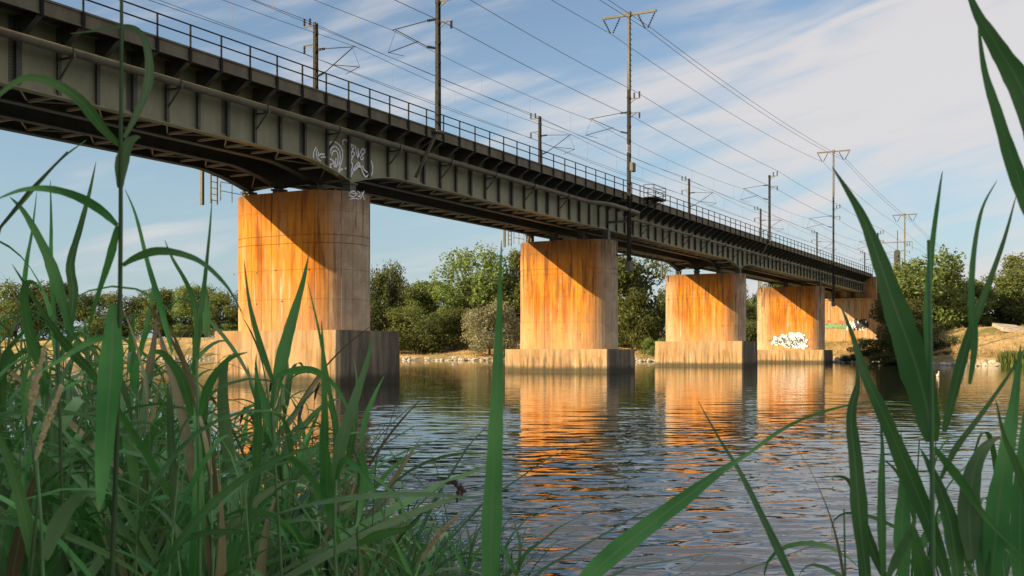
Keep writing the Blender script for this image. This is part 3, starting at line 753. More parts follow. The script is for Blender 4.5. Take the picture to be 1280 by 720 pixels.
# sign plate on the tall mast
sg = MB().box(80.2, 80.78, -.80, -.77, 17.6, 18.25).build('sign_plate', M_SIGNO, tm); sg.location = -TO
s2 = MB().box(80.24, 80.74, -.815, -.803, 17.64, 18.21).build('sign_face', M_SIGN, sg)
s3 = MB()
for q in range(12):
    a0, a1 = q * math.pi / 6, (q + 1) * math.pi / 6
    s3.bar((80.49 + .10 * math.cos(a0), -.82, 17.92 + .17 * math.sin(a0)), (80.49 + .10 * math.cos(a1), -.82, 17.92 + .17 * math.sin(a1)), .006, .05, (0, 1, 0))
s3.build('sign_digit', M_SIGNO, sg)
o = MB().box(80.82, 81.5, -1.0, -.75, 16.2, 16.9).build('switch_box', M_STEEL, tm); o.location = -TO
tall_mast(158.4, -.62, 8.9, 30.6, 'tall T topped mast standing beside the fourth pier', 2.35)
tall_mast(222.0, -1.0, 13.0, 28.6, 'distant pale T topped mast on the embankment above the trees', 2.3, False, M_MASTL)
tall_mast(3.5, -.62, 9.0, 29.0, 'tall T topped mast at the near bridge end', 2.35, False)
# distant latticed mast far along the line
for x, y, zt, lab in ((262., 9.5, 24., 'tiny distant catenary mast far along the track'), (240., 9.8, 23., 'distant catenary mast on the embankment behind the railing')):
    short_mast(x, y, 13.6, zt, lab)
# signal
O = Vector((210.5, -1.4, 13.2)); sgm = empty('railway_signal', O, 'black railway signal on a thin post before the trees', 'signal')
def P(mb, n, m, par=sgm): o = mb.build(n, m, par); o.location = -O if par is sgm else (0, 0, 0); return o
P(MB().tube([(210.5, -1.4, 13.2), (210.5, -1.4, 24.2)], .09, 8), 'post', M_MASTL)
hd = P(MB().box(210.15, 210.4, -1.95, -.85, 17.3, 20.2).prism([(-1.95, 20.2), (-.85, 20.2), (-1.1, 20.55), (-1.7, 20.55)], lambda u, v, d: (d, u, v), 210.15, 210.4), 'signal_head', M_BLACK)
for z in (17.9, 18.7, 19.5): P(MB().tube([(209.95, -1.4, z), (210.14, -1.4, z)], .24, 10), 'lamp_hood', M_BLACK, hd)
P(MB().bar((210.5, -4.0, 22.0), (210.5, 1.4, 22.0), .12, .14).bar((210.5, -4.0, 22), (210.5, -4.0, 20.4), .08, .08), 'cross_arm', M_MASTL)
P(MB().box(209.7, 210.6, -2.2, -.5, 16.2, 16.3), 'platform', M_MASTL)

def wire(lab, sup, r=.022, sag=.012, n=14):
    mb = MB(); pts = []
    for (x0, y0, z0), (x1, y1, z1) in zip(sup[:-1], sup[1:]):
        L = x1 - x0
        for k in range(n):
            t = k / n; pts.append((x0 + L * t, y0 + (y1 - y0) * t, z0 + (z1 - z0) * t - sag * L * 4 * t * (1 - t) * .5))
    pts.append(sup[-1]); O = Vector(sup[0])
    o = mb.tube([Vector(p) - O for p in pts], r * .8, 5).build('overhead_wire', M_WIRE, None, True); o.location = O
    return tag(o, lab, 'wire', 'overhead wires')
allx = [3.5, 52.8, 81.0, 125.0, 158.4, 196.5, 240, 330]
wire('upper feeder wire held outside the near row of masts', [(x, -1.2, gz(x, 22.45)) for x in allx], .024)
wire('lower feeder wire held outside the near row of masts', [(x, -1.2, gz(x, 20.3)) for x in allx], .024)
hx = [3.5, 81.0, 158.4, 222.0, 330]
hz = [27.45, 27.45, 29.05, 27.05, 26]
wire('high power wire hanging under the left end of the T arms', [(x, .88, z) for x, z in zip(hx, hz)], .026, .02, 24)
wire('high power wire hanging under the right end of the T arms', [(x, -2.12, z) for x, z in zip(hx, hz)], .026, .02, 24)
wire('high power wire running close beside the right hand one', [(x, -2.42, z + .12) for x, z in zip(hx, hz)], .026, .016, 24)
fx = [3.5] + FARX + [240, 330]
wire('upper feeder wire behind the far row of masts', [(x, 10.95, gz(x, 22.95)) for x in fx], .022)
wire('lower feeder wire behind the far row of masts', [(x, 10.95, gz(x, 20.75)) for x in fx], .022)
for ty, xs_, nm in ((TRK[0], allx, 'near'), (TRK[1], fx, 'far')):
    top = [(x, ty, gz(x, 20.65)) for x in xs_]; zc = 19.0
    wire('messenger wire above the %s track' % nm, top, .019, .022)
    c = wire('contact wire above the %s track with thin droppers' % nm, [(x, ty, gz(x, zc)) for x in (xs_[0], xs_[-1])], .017, 0)
    O = Vector(c.location); dm = MB()
    for a, b in zip(xs_[:-1], xs_[1:]):
        if a > 200: break
        L = b - a; n = max(3, int(L / 6.5))
        for k in range(n):
            t = (k + .5) / n; x = a + L * t
            zt = gz(x, 20.65) - .022 * L * 4 * t * (1 - t) * .5
            dm.bar(Vector((x, ty, zt)) - O, Vector((x, ty, gz(x, zc))) - O, .012, .012)
    dm.build('dropper', M_WIRE, c)

# ------------------------------------------------------------------ trees
def crown_mesh(name, m, seed, blobs, n, leaf, up=0.):
    """leaf-sized quads on and inside many uneven lobes; unit crown: z 0..1, radius about .5"""
    g2 = np.random.default_rng(seed); V = []; 
    tot = sum(b[3] ** 2 for b in blobs); C = []; N = []
    for bx, by, bz, br, sq in [(b + (1,))[:5] for b in blobs]:
        k = int(n * br * br / tot); d = g2.normal(size=(k, 3)); d /= np.linalg.norm(d, axis=1)[:, None]
        rad = br * (1 - .45 * g2.random(k) ** 1.6) * (1 + .22 * np.sin(d[:, 0] * 5 + seed) * np.sin(d[:, 1] * 6 + bz * 9) + .12 * g2.normal(size=k))
        C.append(np.array([bx, by, bz]) + d * rad[:, None] * np.array([1, 1, sq])); N.append(d)
    C = np.concatenate(C); N = np.concatenate(N); k = len(C)
    nrm = N * .8 + g2.normal(size=(k, 3)) * .75; nrm /= np.linalg.norm(nrm, axis=1)[:, None]
    t = np.cross(nrm, g2.normal(size=(k, 3))); t /= np.linalg.norm(t, axis=1)[:, None] + 1e-9; b = np.cross(nrm, t)
    s = leaf * (.6 + .9 * g2.random(k))[:, None]; q = leaf * .55 * (.6 + .8 * g2.random(k))[:, None]
    V = np.stack([C - t * s, C - b * q, C + t * s, C + b * q], 1).reshape(-1, 3)
    return raw_mesh(name, V, np.arange(4 * k).reshape(-1, 4), m)
def rand_blobs(seed, nb, shape='round'):
    r = random.Random(seed); out = []
    for k in range(nb):
        a = r.random() * 6.28
        if shape == 'round': z = r.uniform(.17, .86); m = math.sqrt(max(.02, 1 - ((z - .46) / .52) ** 2)) * .37
        elif shape == 'bush': z = r.uniform(.12, .80); m = math.sqrt(max(.02, 1 - ((z - .30) / .60) ** 2)) * .42
        elif shape == 'airy': z = r.uniform(.38, .93); m = .40 * (1 - abs(z - .68) * 1.1)
        else: z = r.uniform(.16, .86); m = .28 * (1.05 - z * .7)
        rr_ = m * r.uniform(.45, 1.05); br = r.uniform(.07, .15) if shape == 'airy' else r.uniform(.10, .19)
        out.append((rr_ * math.cos(a), rr_ * math.sin(a), z, br, r.uniform(.75, 1.1)))
    if shape != 'airy': out.append((0, 0, .5 if shape != 'bush' else .35, .24, 1.1))
    return out
def trunk_mesh(seed, blobs, base=.022, low=.02):
    r = random.Random(seed); mb = MB(); top = max(b[2] for b in blobs); lean = (r.uniform(-.04, .04), r.uniform(-.04, .04))
    ax = [(lean[0] * t, lean[1] * t + .012 * math.sin(t * 7), top * .86 * t) for t in (0, .15, .3, .45, .6, .75, 1)]
    mb.tube([(ax[0][0], ax[0][1], -.03)] + ax, [base * 1.5, base * 1.25, base, base * .9, base * .75, base * .6, base * .42, base * .15], 8)
    for b in blobs[:14]:
        t = max(.18, min(.8, (b[2] - .16) / (top * .86))); i = int(t * 6); p = Vector(ax[i]); q = Vector(b[:3])
        mid = p.lerp(q, .5) + Vector((0, 0, .03)); mb.tube([p, mid, q, q + (q - mid) * .5], [base * .5, base * .36, base * .2, base * .05], 5)
    return mb.mesh('trunk', M_BARK, True)
KINDS = {}
def kind(nm, shape, mi, seed, nb, n, leaf):
    bl = rand_blobs(seed, nb, shape); KINDS[nm] = (crown_mesh('crown', M_TREE[mi], seed, bl, n, leaf), trunk_mesh(seed, bl, .020 if shape != 'bush' else .014))
kind('olive1', 'round', 0, 1, 20, 9000, .020); kind('olive2', 'round', 0, 2, 24, 9000, .020); kind('green1', 'round', 1, 3, 20, 9000, .020); kind('green2', 'bush', 1, 4, 22, 9000, .020)
kind('pale', 'bush', 2, 5, 26, 9000, .018); kind('airy', 'airy', 1, 6, 40, 7000, .017); kind('dark', 'bush', 3, 7, 22, 8000, .020); kind('airy_olive', 'airy', 0, 8, 34, 7000, .018); kind('tall', 'tall', 0, 9, 24, 8000, .017)
def tree(name, kd, x, y, h, wdt, lab, cat='tree', group='trees on the far bank', rot=None):
    z = ground_z(x, y) - .1
    r = empty(name, (x, y, z), lab, cat, group); r.scale = (wdt, wdt, h); r.rotation_euler = (0, 0, random.random() * 6.28 if rot is None else rot)
    inst('crown', KINDS[kd][0], r); inst('trunk', KINDS[kd][1], r); return r
def tree_px(kd, px, top, dpt, wpx, lab, name='broadleaf_tree', cat='tree', group='trees on the far bank'):
    """place by where the trunk meets the bank: column px at depth dpt, height from the row of its top"""
    p = px_pt(px, YH, dpt); z = ground_z(p.x, p.y); h = CAM.z + (YH - top) / F * dpt - z
    return tree(name, kd, p.x, p.y, h / .97, wpx * dpt / F * 1.32, lab, cat, group)
T = [ # kind, px, top row, depth, width px, label
 ('olive1', 20, 352, 300, 70, 'olive tree at the far left edge behind the reeds'), ('olive2', 62, 350, 300, 60, 'olive tree second from the left edge behind the reeds'),
 ('green1', 118, 366, 300, 56, 'low green tree left of the tall upright reed stem'), ('olive1', 158, 366, 295, 54, 'low olive tree directly behind the tall upright reed stem'),
 ('olive2', 197, 360, 290, 52, 'olive tree to the right of the tall reed stem'), ('dark', 222, 372, 300, 50, 'dark low tree in the left tree row'),
 ('green1', 247, 356, 285, 52, 'rounded tree in the middle of the gap left of the nearest pier'), ('olive1', 283, 362, 285, 54, 'olive tree just left of the nearest pier'),
 ('olive2', 318, 360, 290, 50, 'olive tree partly hidden behind the nearest pier'),
 ('dark', 468, 330, 225, 66, 'dark tree emerging from behind the right edge of the nearest pier'), ('airy', 484, 336, 222, 46, 'sparse upright tree just right of the nearest pier'),
 ('olive1', 512, 352, 260, 58, 'background olive tree right of the nearest pier'), ('olive2', 538, 350, 262, 60, 'rounded background tree in the middle of the second gap'),
 ('green1', 566, 356, 255, 52, 'background green tree left of the tall airy tree'), ('green2', 520, 378, 215, 72, 'light green bank tree with visible trunk right of the nearest pier'),
 ('airy', 601, 318, 228, 96, 'tall airy tree rising highest left of the second pier'), ('green1', 590, 350, 232, 74, 'dense green tree under the tall airy tree'),
 ('olive1', 634, 340, 225, 66, 'olive tree touching the left edge of the second pier'), ('olive2', 568, 384, 218, 52, 'small leafy bank tree with a slim dark trunk'),
 ('pale', 612, 372, 205, 68, 'pale silvery willow at the water left of the second pier'), ('airy_olive', 652, 318, 224, 46, 'sparse tree top peeping out beside the second pier'),
 ('green2', 545, 396, 250, 60, 'dense shrubby tree at the back of the dry slope'), ('olive1', 488, 392, 245, 56, 'low olive tree behind the light green bank tree'),
 ('olive2', 790, 318, 200, 92, 'tall olive tree right of the second pier'), ('green2', 812, 352, 196, 60, 'bushy green tree left of the third pier'),
 ('dark', 770, 372, 205, 70, 'dark bushy tree at the foot of the tall olive tree'), ('green1', 850, 350, 215, 50, 'tree mostly hidden behind the third pier'),
 ('olive1', 905, 352, 225, 60, 'olive tree hidden behind the third pier right side'), ('green2', 945, 372, 208, 40, 'green tree low in the slit between third and fourth pier'), ('olive2', 985, 350, 228, 60, 'tree behind the fourth pier'),
 ('dark', 937, 346, 214, 44, 'dark tree seen in the slit between third and fourth pier'),
 ('olive1', 1158, 312, 168, 92, 'large olive tree right of the far bridge end'), ('olive2', 1128, 372, 158, 70, 'rounded olive tree at the right foot of the bridge end'),
 ('green1', 1205, 352, 176, 64, 'green tree between the large olive tree and the right edge'), ('tall', 1182, 330, 172, 60, 'upright olive tree leaning against the large olive tree'),
 ('green2', 1246, 334, 182, 80, 'dense green tree near the right edge of the picture'), ('airy_olive', 1276, 322, 190, 60, 'thin topped pale tree at the right edge of the picture'),
 ('dark', 1290, 350, 176, 70, 'dark tree cut by the right edge of the picture'), ('dark', 1150, 392, 150, 70, 'dark bushy tree overhanging the water at right')]
for kd, px, top, d, wp, lab in T: tree_px(kd, px, top, d, wp, lab)
# shrubs at the water line
S = [(1105, 436, 149, 42, 'dark'), (1130, 438, 146, 40, 'dark'), (1165, 437, 143, 44, 'dark'), (1190, 440, 141, 36, 'green2'), (905, 405, 190, 40, 'green2'), (818, 420, 186, 26, 'green2'), (1082, 418, 165, 40, 'dark'), (1060, 440, 165, 16, 'dark'),
     (925, 392, 182, 56, 'dark'), (946, 398, 180, 40, 'green2'), (240, 404, 285, 40, 'dark'), (300, 402, 282, 40, 'green2'), (130, 402, 292, 50, 'dark'), (470, 400, 240, 50, 'dark'), (600, 402, 240, 60, 'green2'), (780, 404, 205, 60, 'green2'), (1230, 398, 182, 70, 'dark'), (1270, 396, 180, 60, 'green2')]
SL = ['dark shrub at the water below the bridge end', 'dark shrub overhanging the far water edge', 'dark shrub below the big olive tree', 'green shrub at the right waterline', 'green shrub between the third and fourth pier', 'small shrub beside the third pier plinth', 'dark shrub beside the abutment wing wall', 'small shrub at the foot of the fourth pier',
      'dark shrub in the gap between third and fourth pier', 'green shrub touching the fourth pier on its left', 'dark shrub left of the nearest pier', 'green shrub at the left edge of the nearest pier', 'dark shrub behind the tall reed stem', 'dark shrub at the right edge of the nearest pier', 'green shrub behind the silvery willow', 'green shrub right of the second pier', 'dark shrub on top of the dry slope at right', 'green shrub on the dry slope at the right edge']
for (px, top, d, wp, kd), lab in zip(S, SL): tree_px(kd, px, top, d, wp, lab, 'shrub', 'shrub', 'shrubs on the far bank')
# unseen trees added on the near bank to throw shade over the reeds
for x, y, h, kd, lab in ((-20., -20., 17, 'olive2', 'unseen broad tree added left of the camera to shade the reeds'), (-27, -11, 19, 'green1', 'unseen tall tree added beside the near embankment for shade'), (-9.5, -29.5, 12.5, 'olive1', 'unseen rounded tree added behind the camera for shade'), (-31, -22, 20, 'green2', 'unseen large bushy tree added farther back for shade')):
    tree('broadleaf_tree', kd, x, y, h, h * .85, lab, group='unseen trees added to shade the reeds')

# riprap along the far waterline, dry tufts on the slope, reed fringe at right
def stones():
    r = random.Random(4); bm = bmesh.new()
    for k in range(620):
        y = r.choice((r.uniform(-40, 40), r.uniform(40, 190))); x = shore_far(y) + r.uniform(-.6, 2.6); s = r.uniform(.16, .55)
        M_ = Matrix.Translation((x, y, ground_z(x, y) + s * .2)) @ Matrix.Rotation(r.random() * 6.28, 4, 'Z') @ Matrix.Rotation(r.uniform(-.4, .4), 4, 'X') @ Matrix.Diagonal((s * r.uniform(.8, 1.5), s, s * r.uniform(.5, .8), 1))
        q = bmesh.ops.create_icosphere(bm, subdivisions=1, radius=1, matrix=M_)
        for v in q['verts']: v.co += Vector((r.uniform(-1, 1), r.uniform(-1, 1), r.uniform(-1, 1))) * s * .16
    me = bpy.data.meshes.new('riprap_stones'); bm.to_mesh(me); bm.free(); me.materials.append(M_ROCK); return me
tag(inst('riprap_stones', stones()), 'pale rubble stones lining the far waterline', 'stones', kind='stuff')
def tufts(n, f, h0, h1, m, name, seed):
    r = random.Random(seed); V = []; Fs = []
    for k in range(n):
        x, y = f(r); z = ground_z(x, y) - .03
        for q in range(4):
            a = r.random() * 6.28; h = r.uniform(h0, h1); b = len(V); w_ = h * .10; ox, oy = r.uniform(-.2, .2), r.uniform(-.2, .2); ln = r.uniform(.1, .45) * h
            V += [(x + ox - w_ * math.sin(a), y + oy + w_ * math.cos(a), z), (x + ox + w_ * math.sin(a), y + oy - w_ * math.cos(a), z), (x + ox + ln * math.cos(a), y + oy + ln * math.sin(a), z + h)]
            Fs.append((b, b + 1, b + 2))
    return inst(name, raw_mesh(name, V, Fs, m))
def fslope(r):
    y = r.choice((r.uniform(-45, 40), r.uniform(40, 200))); return shore_far(y) + 2.5 + abs(r.gauss(0, 14)), y
tag(tufts(9000, fslope, .15, .55, M_DRY, 'dry_grass', 5), 'dry yellow grass covering the far bank slope', 'grass', kind='stuff')
def ffringe(r):
    y = r.uniform(-48, -24); return shore_far(y) + r.uniform(-.5, 1.6), y
tag(tufts(2600, ffringe, .8, 1.9, M_TREE[1], 'reed_fringe', 6), 'green reed fringe along the far waterline at right', 'reeds', kind='stuff')

# pale slab lying on the slope at the right
p = px_pt(1262, YH, 150); zq = ground_z(p.x, p.y)
o = MB().box(-2.6, 2.6, -1.6, 1.6, -.3, .22).build('concrete_slab', M_ROCK, None, loc=(p.x, p.y, zq + .25)); o.rotation_euler = (R(6), R(-9), R(20)); tag(o, 'pale flat slab lying on the dry slope near the right edge', 'slab')
# ducks
def duck(px, py, heading, lab, mb_):
    t = CAM.z * F / (py - YH); p = px_pt(px, YH, t); p.z = 0
    r = empty('duck', p, lab, 'duck', 'ducks on the water'); r.rotation_euler = (0, 0, heading)
    b = MB(); pts = [(-.30, 0, .16), (-.24, 0, .13), (-.12, 0, .09), (.04, 0, .08), (.15, 0, .11), (.19, 0, .19), (.205, 0, .26), (.225, 0, .30), (.26, 0, .315), (.285, 0, .305)]
    b.tube(pts, [.012, .05, .105, .125, .085, .052, .046, .056, .050, .015], 10); b.build('body', mb_, r, True)
    MB().tube([(.28, 0, .30), (.335, 0, .285)], [.022, .014], 6).build('bill', M_BEAK, r)
    for s in (-1, 1): MB().tube([(.10, s * .09, .14), (-.05, s * .115, .15), (-.22, s * .05, .17)], [.02, .05, .01], 6).build('wing', M_DUCKB, r, True)
duck(1172.5, 470.5, R(200), 'pale duck on the river behind the right hand reeds', M_DUCKW); duck(1196.5, 469.5, R(170), 'brown duck leading on the river at right', M_DUCKB); duck(1202, 470.2, R(175), 'pale duck following the brown duck', M_DUCKW)

# ------------------------------------------------------------------ reeds
def strip(centers, widths, sides, fold=.22):
    V = []; Fq = []; UV = []; n = len(centers)
    for i in range(n):
        c = centers[i]; d = (centers[min(i+1, n-1)] - centers[max(i-1, 0)]).normalized(); s = sides[i]; s = (s - d * s.dot(d)).normalized(); nn = d.cross(s).normalized()
        h = widths[i] / 2
        V += [c - s * h, c - nn * h * fold, c + s * h]; UV += [(0, i / n), (.5, i / n), (1, i / n)]
    for i in range(n - 1):
        a = 3 * i; Fq += [(a, a+1, a+4, a+3), (a+1, a+2, a+5, a+4)]
    return [tuple(v) for v in V], Fq, UV
def leaf_proto(seed, L, wd, rise, droop, twist, m):
    """unit-rooted leaf: leaves the stem along +X, rises, then bends under its weight"""
    r = random.Random(seed); n = 12; p = Vector((0, 0, 0)); ang = rise; C = [p.copy()]; az = 0
    for i in range(n):
        t = i / n; ang -= droop / n * (.35 + 1.6 * t); az += twist / n * r.uniform(.2, 1.2)
        p = p + Vector((math.cos(ang) * math.cos(az), math.cos(ang) * math.sin(az), math.sin(ang))) * L / n; C.append(p.copy())
    W = [wd * (min(1, .35 + 3.2 * (i / n)) * (1 - (i / n) ** 1.6)) + .0008 for i in range(n + 1)]
    Sd = []
    for i in range(n + 1):
        tw = twist * 1.2 * (i / n) ** 1.5; d = (C[min(i+1, n)] - C[max(i-1, 0)]).normalized(); s = Vector((-math.sin(az * i / n), math.cos(az * i / n), 0))
        Sd.append(Quaternion(d, tw) @ s)
    V, Fq, UV = strip(C, W, Sd, .28); return raw_mesh('leaf', V, Fq, m, UV, True)
LP = []
for k in range(34):
    r = random.Random(100 + k)
    LP.append(leaf_proto(k, r.uniform(.34, .66), r.choice((.016, .022, .027, .032, .038)), R(r.uniform(30, 80)), R(r.choice((25, 70, 110, 145, 175)) * r.uniform(.8, 1.2)), r.uniform(-1.6, 1.6), M_DRYLEAF if k % 17 == 5 else M_REED if k % 4 else M_REEDP))
def stem_mesh(h, lean, r0=.0034):
    pts = [(lean[0] * t * t, lean[1] * t * t, h * t) for t in (0, .25, .5, .75, 1)]
    return MB().tube([(0, 0, -.15)] + pts, [r0, r0, r0 * .95, r0 * .85, r0 * .7, r0 * .4], 6).mesh('stem', M_STEM, True)
STM = [(h, ln, stem_mesh(h, ln)) for h, ln in ((1.0, (.03, 0)), (1.3, (.06, .02)), (1.5, (-.05, .05)), (1.75, (.08, -.03)), (1.95, (.02, .04)), (1.15, (.10, 0)), (.8, (.05, .02)))]
RC = random.Random(21)
def reed(x, y, hgt, lab, group, nl=None, zb=None, rr=RC, leafscale=1.0):
    h, ln, sm = min(STM, key=lambda q: abs(q[0] - hgt) + .08 * rr.random())
    k = hgt / h; z = max(ground_z(x, y), -.5) if zb is None else zb
    r = empty('reed', (x, y, z), lab, 'reed', group); r.rotation_euler = (rr.uniform(-.10, .10), rr.uniform(-.10, .10), rr.random() * 6.28)
    inst('stem', sm, r, scale=(1, 1, k)); a = rr.random() * 6.28; nl = nl or rr.randint(10, 14)
    for i in range(nl):
        t = .18 + .80 * (i + rr.random() * .5) / nl; a += math.pi + rr.uniform(-.7, .7); s = leafscale * rr.uniform(.75, 1.15) * (1.0 if t < .85 else .8)
        tilt = rr.uniform(-.25, .25) - (.25 if t > .85 else 0)
        inst('leaf', rr.choice(LP), r, (ln[0] * t * t, ln[1] * t * t, hgt * t), (rr.uniform(-.25, .25), tilt, a), (s, s, s))
    return r
# the dense clump on the left: tops follow the outline the clump has in the photograph
OUT = [(-120, 300), (0, 318), (60, 322), (110, 350), (150, 392), (220, 395), (300, 402), (345, 425), (400, 480), (440, 540), (480, 610), (540, 672), (620, 712)]
def outline(px):
    for (a, b), (c, d) in zip(OUT[:-1], OUT[1:]):
        if a <= px <= c: return b + (d - b) * (px - a) / (c - a)
    return 800
cnt = 0; tries = 0
while cnt < 205 and tries < 5000:
    tries += 1
    d = 1.9 + 5.6 * RC.random() ** 1.0; px = RC.uniform(-110, 560)
    if d < 2.4 and px > 260: continue
    p = px_pt(px, YH, d)
    if p.x < .4: continue
    top = outline(px) + RC.choice((8, 25, 60, 110, 170)) * RC.uniform(.3, 1.2)
    zt = CAM.z + (YH - top) / F * d; zb = max(ground_z(p.x, p.y), -.5); h = zt - zb - .18
    if h < .45: continue
    if h > 2.3: continue
    reed(p.x, p.y, h, 'one of the many reeds in the dense dark green clump at left', 'reeds in the dense left clump'); cnt += 1
for k in range(62):
    d = RC.uniform(1.75, 3.2); px = RC.uniform(-60, 340); p = px_pt(px, YH, d); top = RC.uniform(450, 640); h = CAM.z + (YH - top) / F * d - ground_z(p.x, p.y) - .12
    if h > .5: reed(p.x, p.y, h, 'one of the many reeds in the dense dark green clump at left', 'reeds in the dense left clump', 7, leafscale=1.05)
for k in range(16):
    d = RC.uniform(1.7, 3.2); px = RC.uniform(1110, 1300); p = px_pt(px, YH, d); top = RC.uniform(440, 620); h = CAM.z + (YH - top) / F * d - ground_z(p.x, p.y) - .15
    if h > .5: reed(p.x, p.y, h, 'one of the slender reeds filling the group at the right edge', 'reeds in the right hand group', 6, leafscale=.75)
# low leafy undergrowth between the stems
def under(n, seed):
    r = random.Random(seed); V = []; Fs = []; UV = []
    for k in range(n):
        d = r.uniform(1.8, 8.5); px = r.uniform(-140, 640)
        lim = outline(px) + 70; p = px_pt(px, YH, d); zb = ground_z(p.x, p.y)
        zmax = CAM.z + (YH - lim) / F * d - zb
        if zmax < .12: continue
        h = min(zmax, r.uniform(.25, 1.0)); a = r.random() * 6.28; dr = Vector((math.cos(a), math.sin(a), 0)); sd_ = Vector((-math.sin(a), math.cos(a), 0)); w_ = r.uniform(.003, .015); ln = r.uniform(.1, 1.9) * h
        dq = r.uniform(.2, .75); base = Vector((p.x, p.y, max(zb, -.3) + (0 if r.random() < .5 else r.random() * .4 * h))); b = len(V); n_ = 6
        for i in range(n_ + 1):
            t = i / n_; c = base + dr * ln * t ** 1.7 + UP * (h * (t - dq * t ** 3) * 1.3); ww = w_ * (1 - t ** 2) + .0005
            V += [tuple(c - sd_ * ww), tuple(c + sd_ * ww)]; UV += [(0, t), (1, t)]
        for i in range(n_): q = b + 2 * i; Fs.append((q, q + 1, q + 3, q + 2))
    return raw_mesh('undergrowth', V, Fs, M_GRASS_SHADE, UV, True)
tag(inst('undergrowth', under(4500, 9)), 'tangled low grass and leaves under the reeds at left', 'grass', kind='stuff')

# individual reeds that can be recognised in the photograph
def hero(name, lab, stem, leaves, d0, group=None, heads=(), stem_r=.0034):
    """stem: pixel polyline from root up; leaves: (pixel polyline from stem to tip, width px, depth offset at tip, pale)"""
    P = [px_pt(u, v, d0) for u, v in stem]; g_ = ground_z(P[0].x, P[0].y); root = Vector((P[0].x, P[0].y, g_)); O = root
    r = empty(name, O, lab, 'reed', group or 'reeds close to the camera')
    pts = [root + Vector((0, 0, -.1)), root.lerp(P[0], .5)] + P
    n = len(pts); MB().tube([p - O for p in pts], [stem_r * (1.15 - .6 * i / n) for i in range(n)], 7).build('stem', M_STEM, r, True)
    for lf in leaves:
        ln, wpx, dz, pale = lf[:4]; ex = lf[4] if len(lf) > 4 else 1.35
        Q = [Vector((u, v, 0)) for u, v in ln]; C = []; m = len(Q)
        for i in range(m - 1):
            p0, p1, p2, p3 = Q[max(i-1, 0)], Q[i], Q[i+1], Q[min(i+2, m-1)]
            for t in (0, .2, .4, .6, .8): C.append(.5 * ((2*p1) + (p2-p0)*t + (2*p0-5*p1+4*p2-p3)*t*t + (3*p1-p0-3*p2+p3)*t**3))
        C.append(Q[-1]); N = len(C)
        ctr = [px_pt(c.x, c.y, d0 + dz * (i / (N-1)) ** 1.3) - O for i, c in enumerate(C)]
        wm_ = wpx * (d0 + dz * .4) / F
        W = [wm_ * (min(1, .30 + 2.6 * i / (N-1)) * (1 - (i / (N-1)) ** ex)) * (1 + .07 * math.sin(i * 1.7 + wpx) * math.sin(i * .6)) + .0007 for i in range(N)]
        Sd = []
        for i in range(N):
            dd = (ctr[min(i+1, N-1)] - ctr[max(i-1, 0)]).normalized(); view = (ctr[i] + O - CAM).normalized(); s = dd.cross(view).normalized()
            Sd.append(Quaternion(dd, .35 * math.sin(i * .25 + wpx)) @ s)
        V, Fq, UV = strip(ctr, W, Sd, .30); inst('leaf', raw_mesh('leaf', V, Fq, M_REEDP if pale else M_REED, UV, True), r)
    for ln, wpx, m in heads:
        mb = MB(); rr = random.Random(int(ln[0][0])); Pp = [px_pt(u, v, d0) - O for u, v in ln]
        for k in range(150):
            t = rr.random(); f = t * (len(Pp) - 1); i = min(int(f), len(Pp) - 2); c = Pp[i].lerp(Pp[i+1], f - i); dd = (Pp[i+1] - Pp[i]).normalized()
            rad = wpx * d0 / F * .5 * (1 - abs(t - .45) * 1.1); o = Vector((rr.gauss(0, 1), rr.gauss(0, 1), rr.gauss(0, 1))).normalized() * rad * rr.random() ** .5
            mb.bar(c + o * .2, c + o + dd * .010, .0022, .0022)
        mb.build('seed_head', m, r)
    return r
hero('reed', 'tall upright reed with arching leaves rising past the bridge at upper left', [(140, 720), (146, 560), (150, 390), (151, 280), (151, 170), (152, 60), (152, -30)],
     [([(150,182),(128,160),(100,125),(65,103),(30,98),(0,118),(-25,150)], 17, -.15, 0), ([(155,172),(172,140),(186,100),(184,60),(172,38),(150,33),(120,38),(88,42)], 13, .1, 1), ([(150,235),(152,205),(160,180),(170,172),(176,172)], 20, 0, 1),
      ([(147,282),(125,262),(95,245),(60,236),(25,238),(-10,252)], 15, -.2, 0), ([(147,282),(138,320),(122,370),(108,420)], 12, .05, 0), ([(153,332),(170,322),(195,314),(225,317),(255,330),(285,360),(305,396)], 13, -.2, 0), ([(142,380),(140,440),(134,510),(128,590),(124,640)], 30, -.1, 0, 3), ([(142,420),(110,428),(75,450),(40,470)], 10, -.2, 0)], 1.45, None, (), .0036)
hero('reed', 'reed with a long blade leaning right over the nearest pier', [(352, 720), (345, 600), (340, 520), (348, 470)],
     [([(340,510),(352,450),(365,400),(378,355),(386,318)], 20, .1, 0), ([(342,480),(325,430),(312,380),(305,325)], 10, .1, 0), ([(345,470),(360,465),(390,462),(415,478),(432,505),(445,540)], 11, -.1, 0), ([(345,560),(330,500),(318,460)], 14, 0, 0)], 2.1)
hero('reed', 'reed with one broad pale blade slanting up before the first plinth', [(420, 720), (418, 660), (420, 600)],
     [([(418,610),(425,560),(440,510),(458,455),(468,412)], 20, 0, 1), ([(410,640),(405,570),(406,520),(404,450),(402,400)], 15, 0, 0), ([(415,620),(420,540),(412,490),(400,420),(384,350)], 9, .1, 0), ([(420,600),(430,575),(452,590),(470,620),(482,655)], 10, -.1, 0), ([(412,640),(408,600),(408,570),(405,540)], 22, -.2, 0)], 1.9)
hero('reed', 'reed in the middle of the clump with a drooping pointed blade', [(450, 720), (446, 650), (450, 560)],
     [([(450,560),(455,600),(450,640),(444,662)], 14, -.1, 0), ([(450,560),(458,520),(470,490),(480,470)], 8, .1, 0), ([(447,680),(475,668),(510,660),(530,640)], 14, -.1, 0)], 2.0)
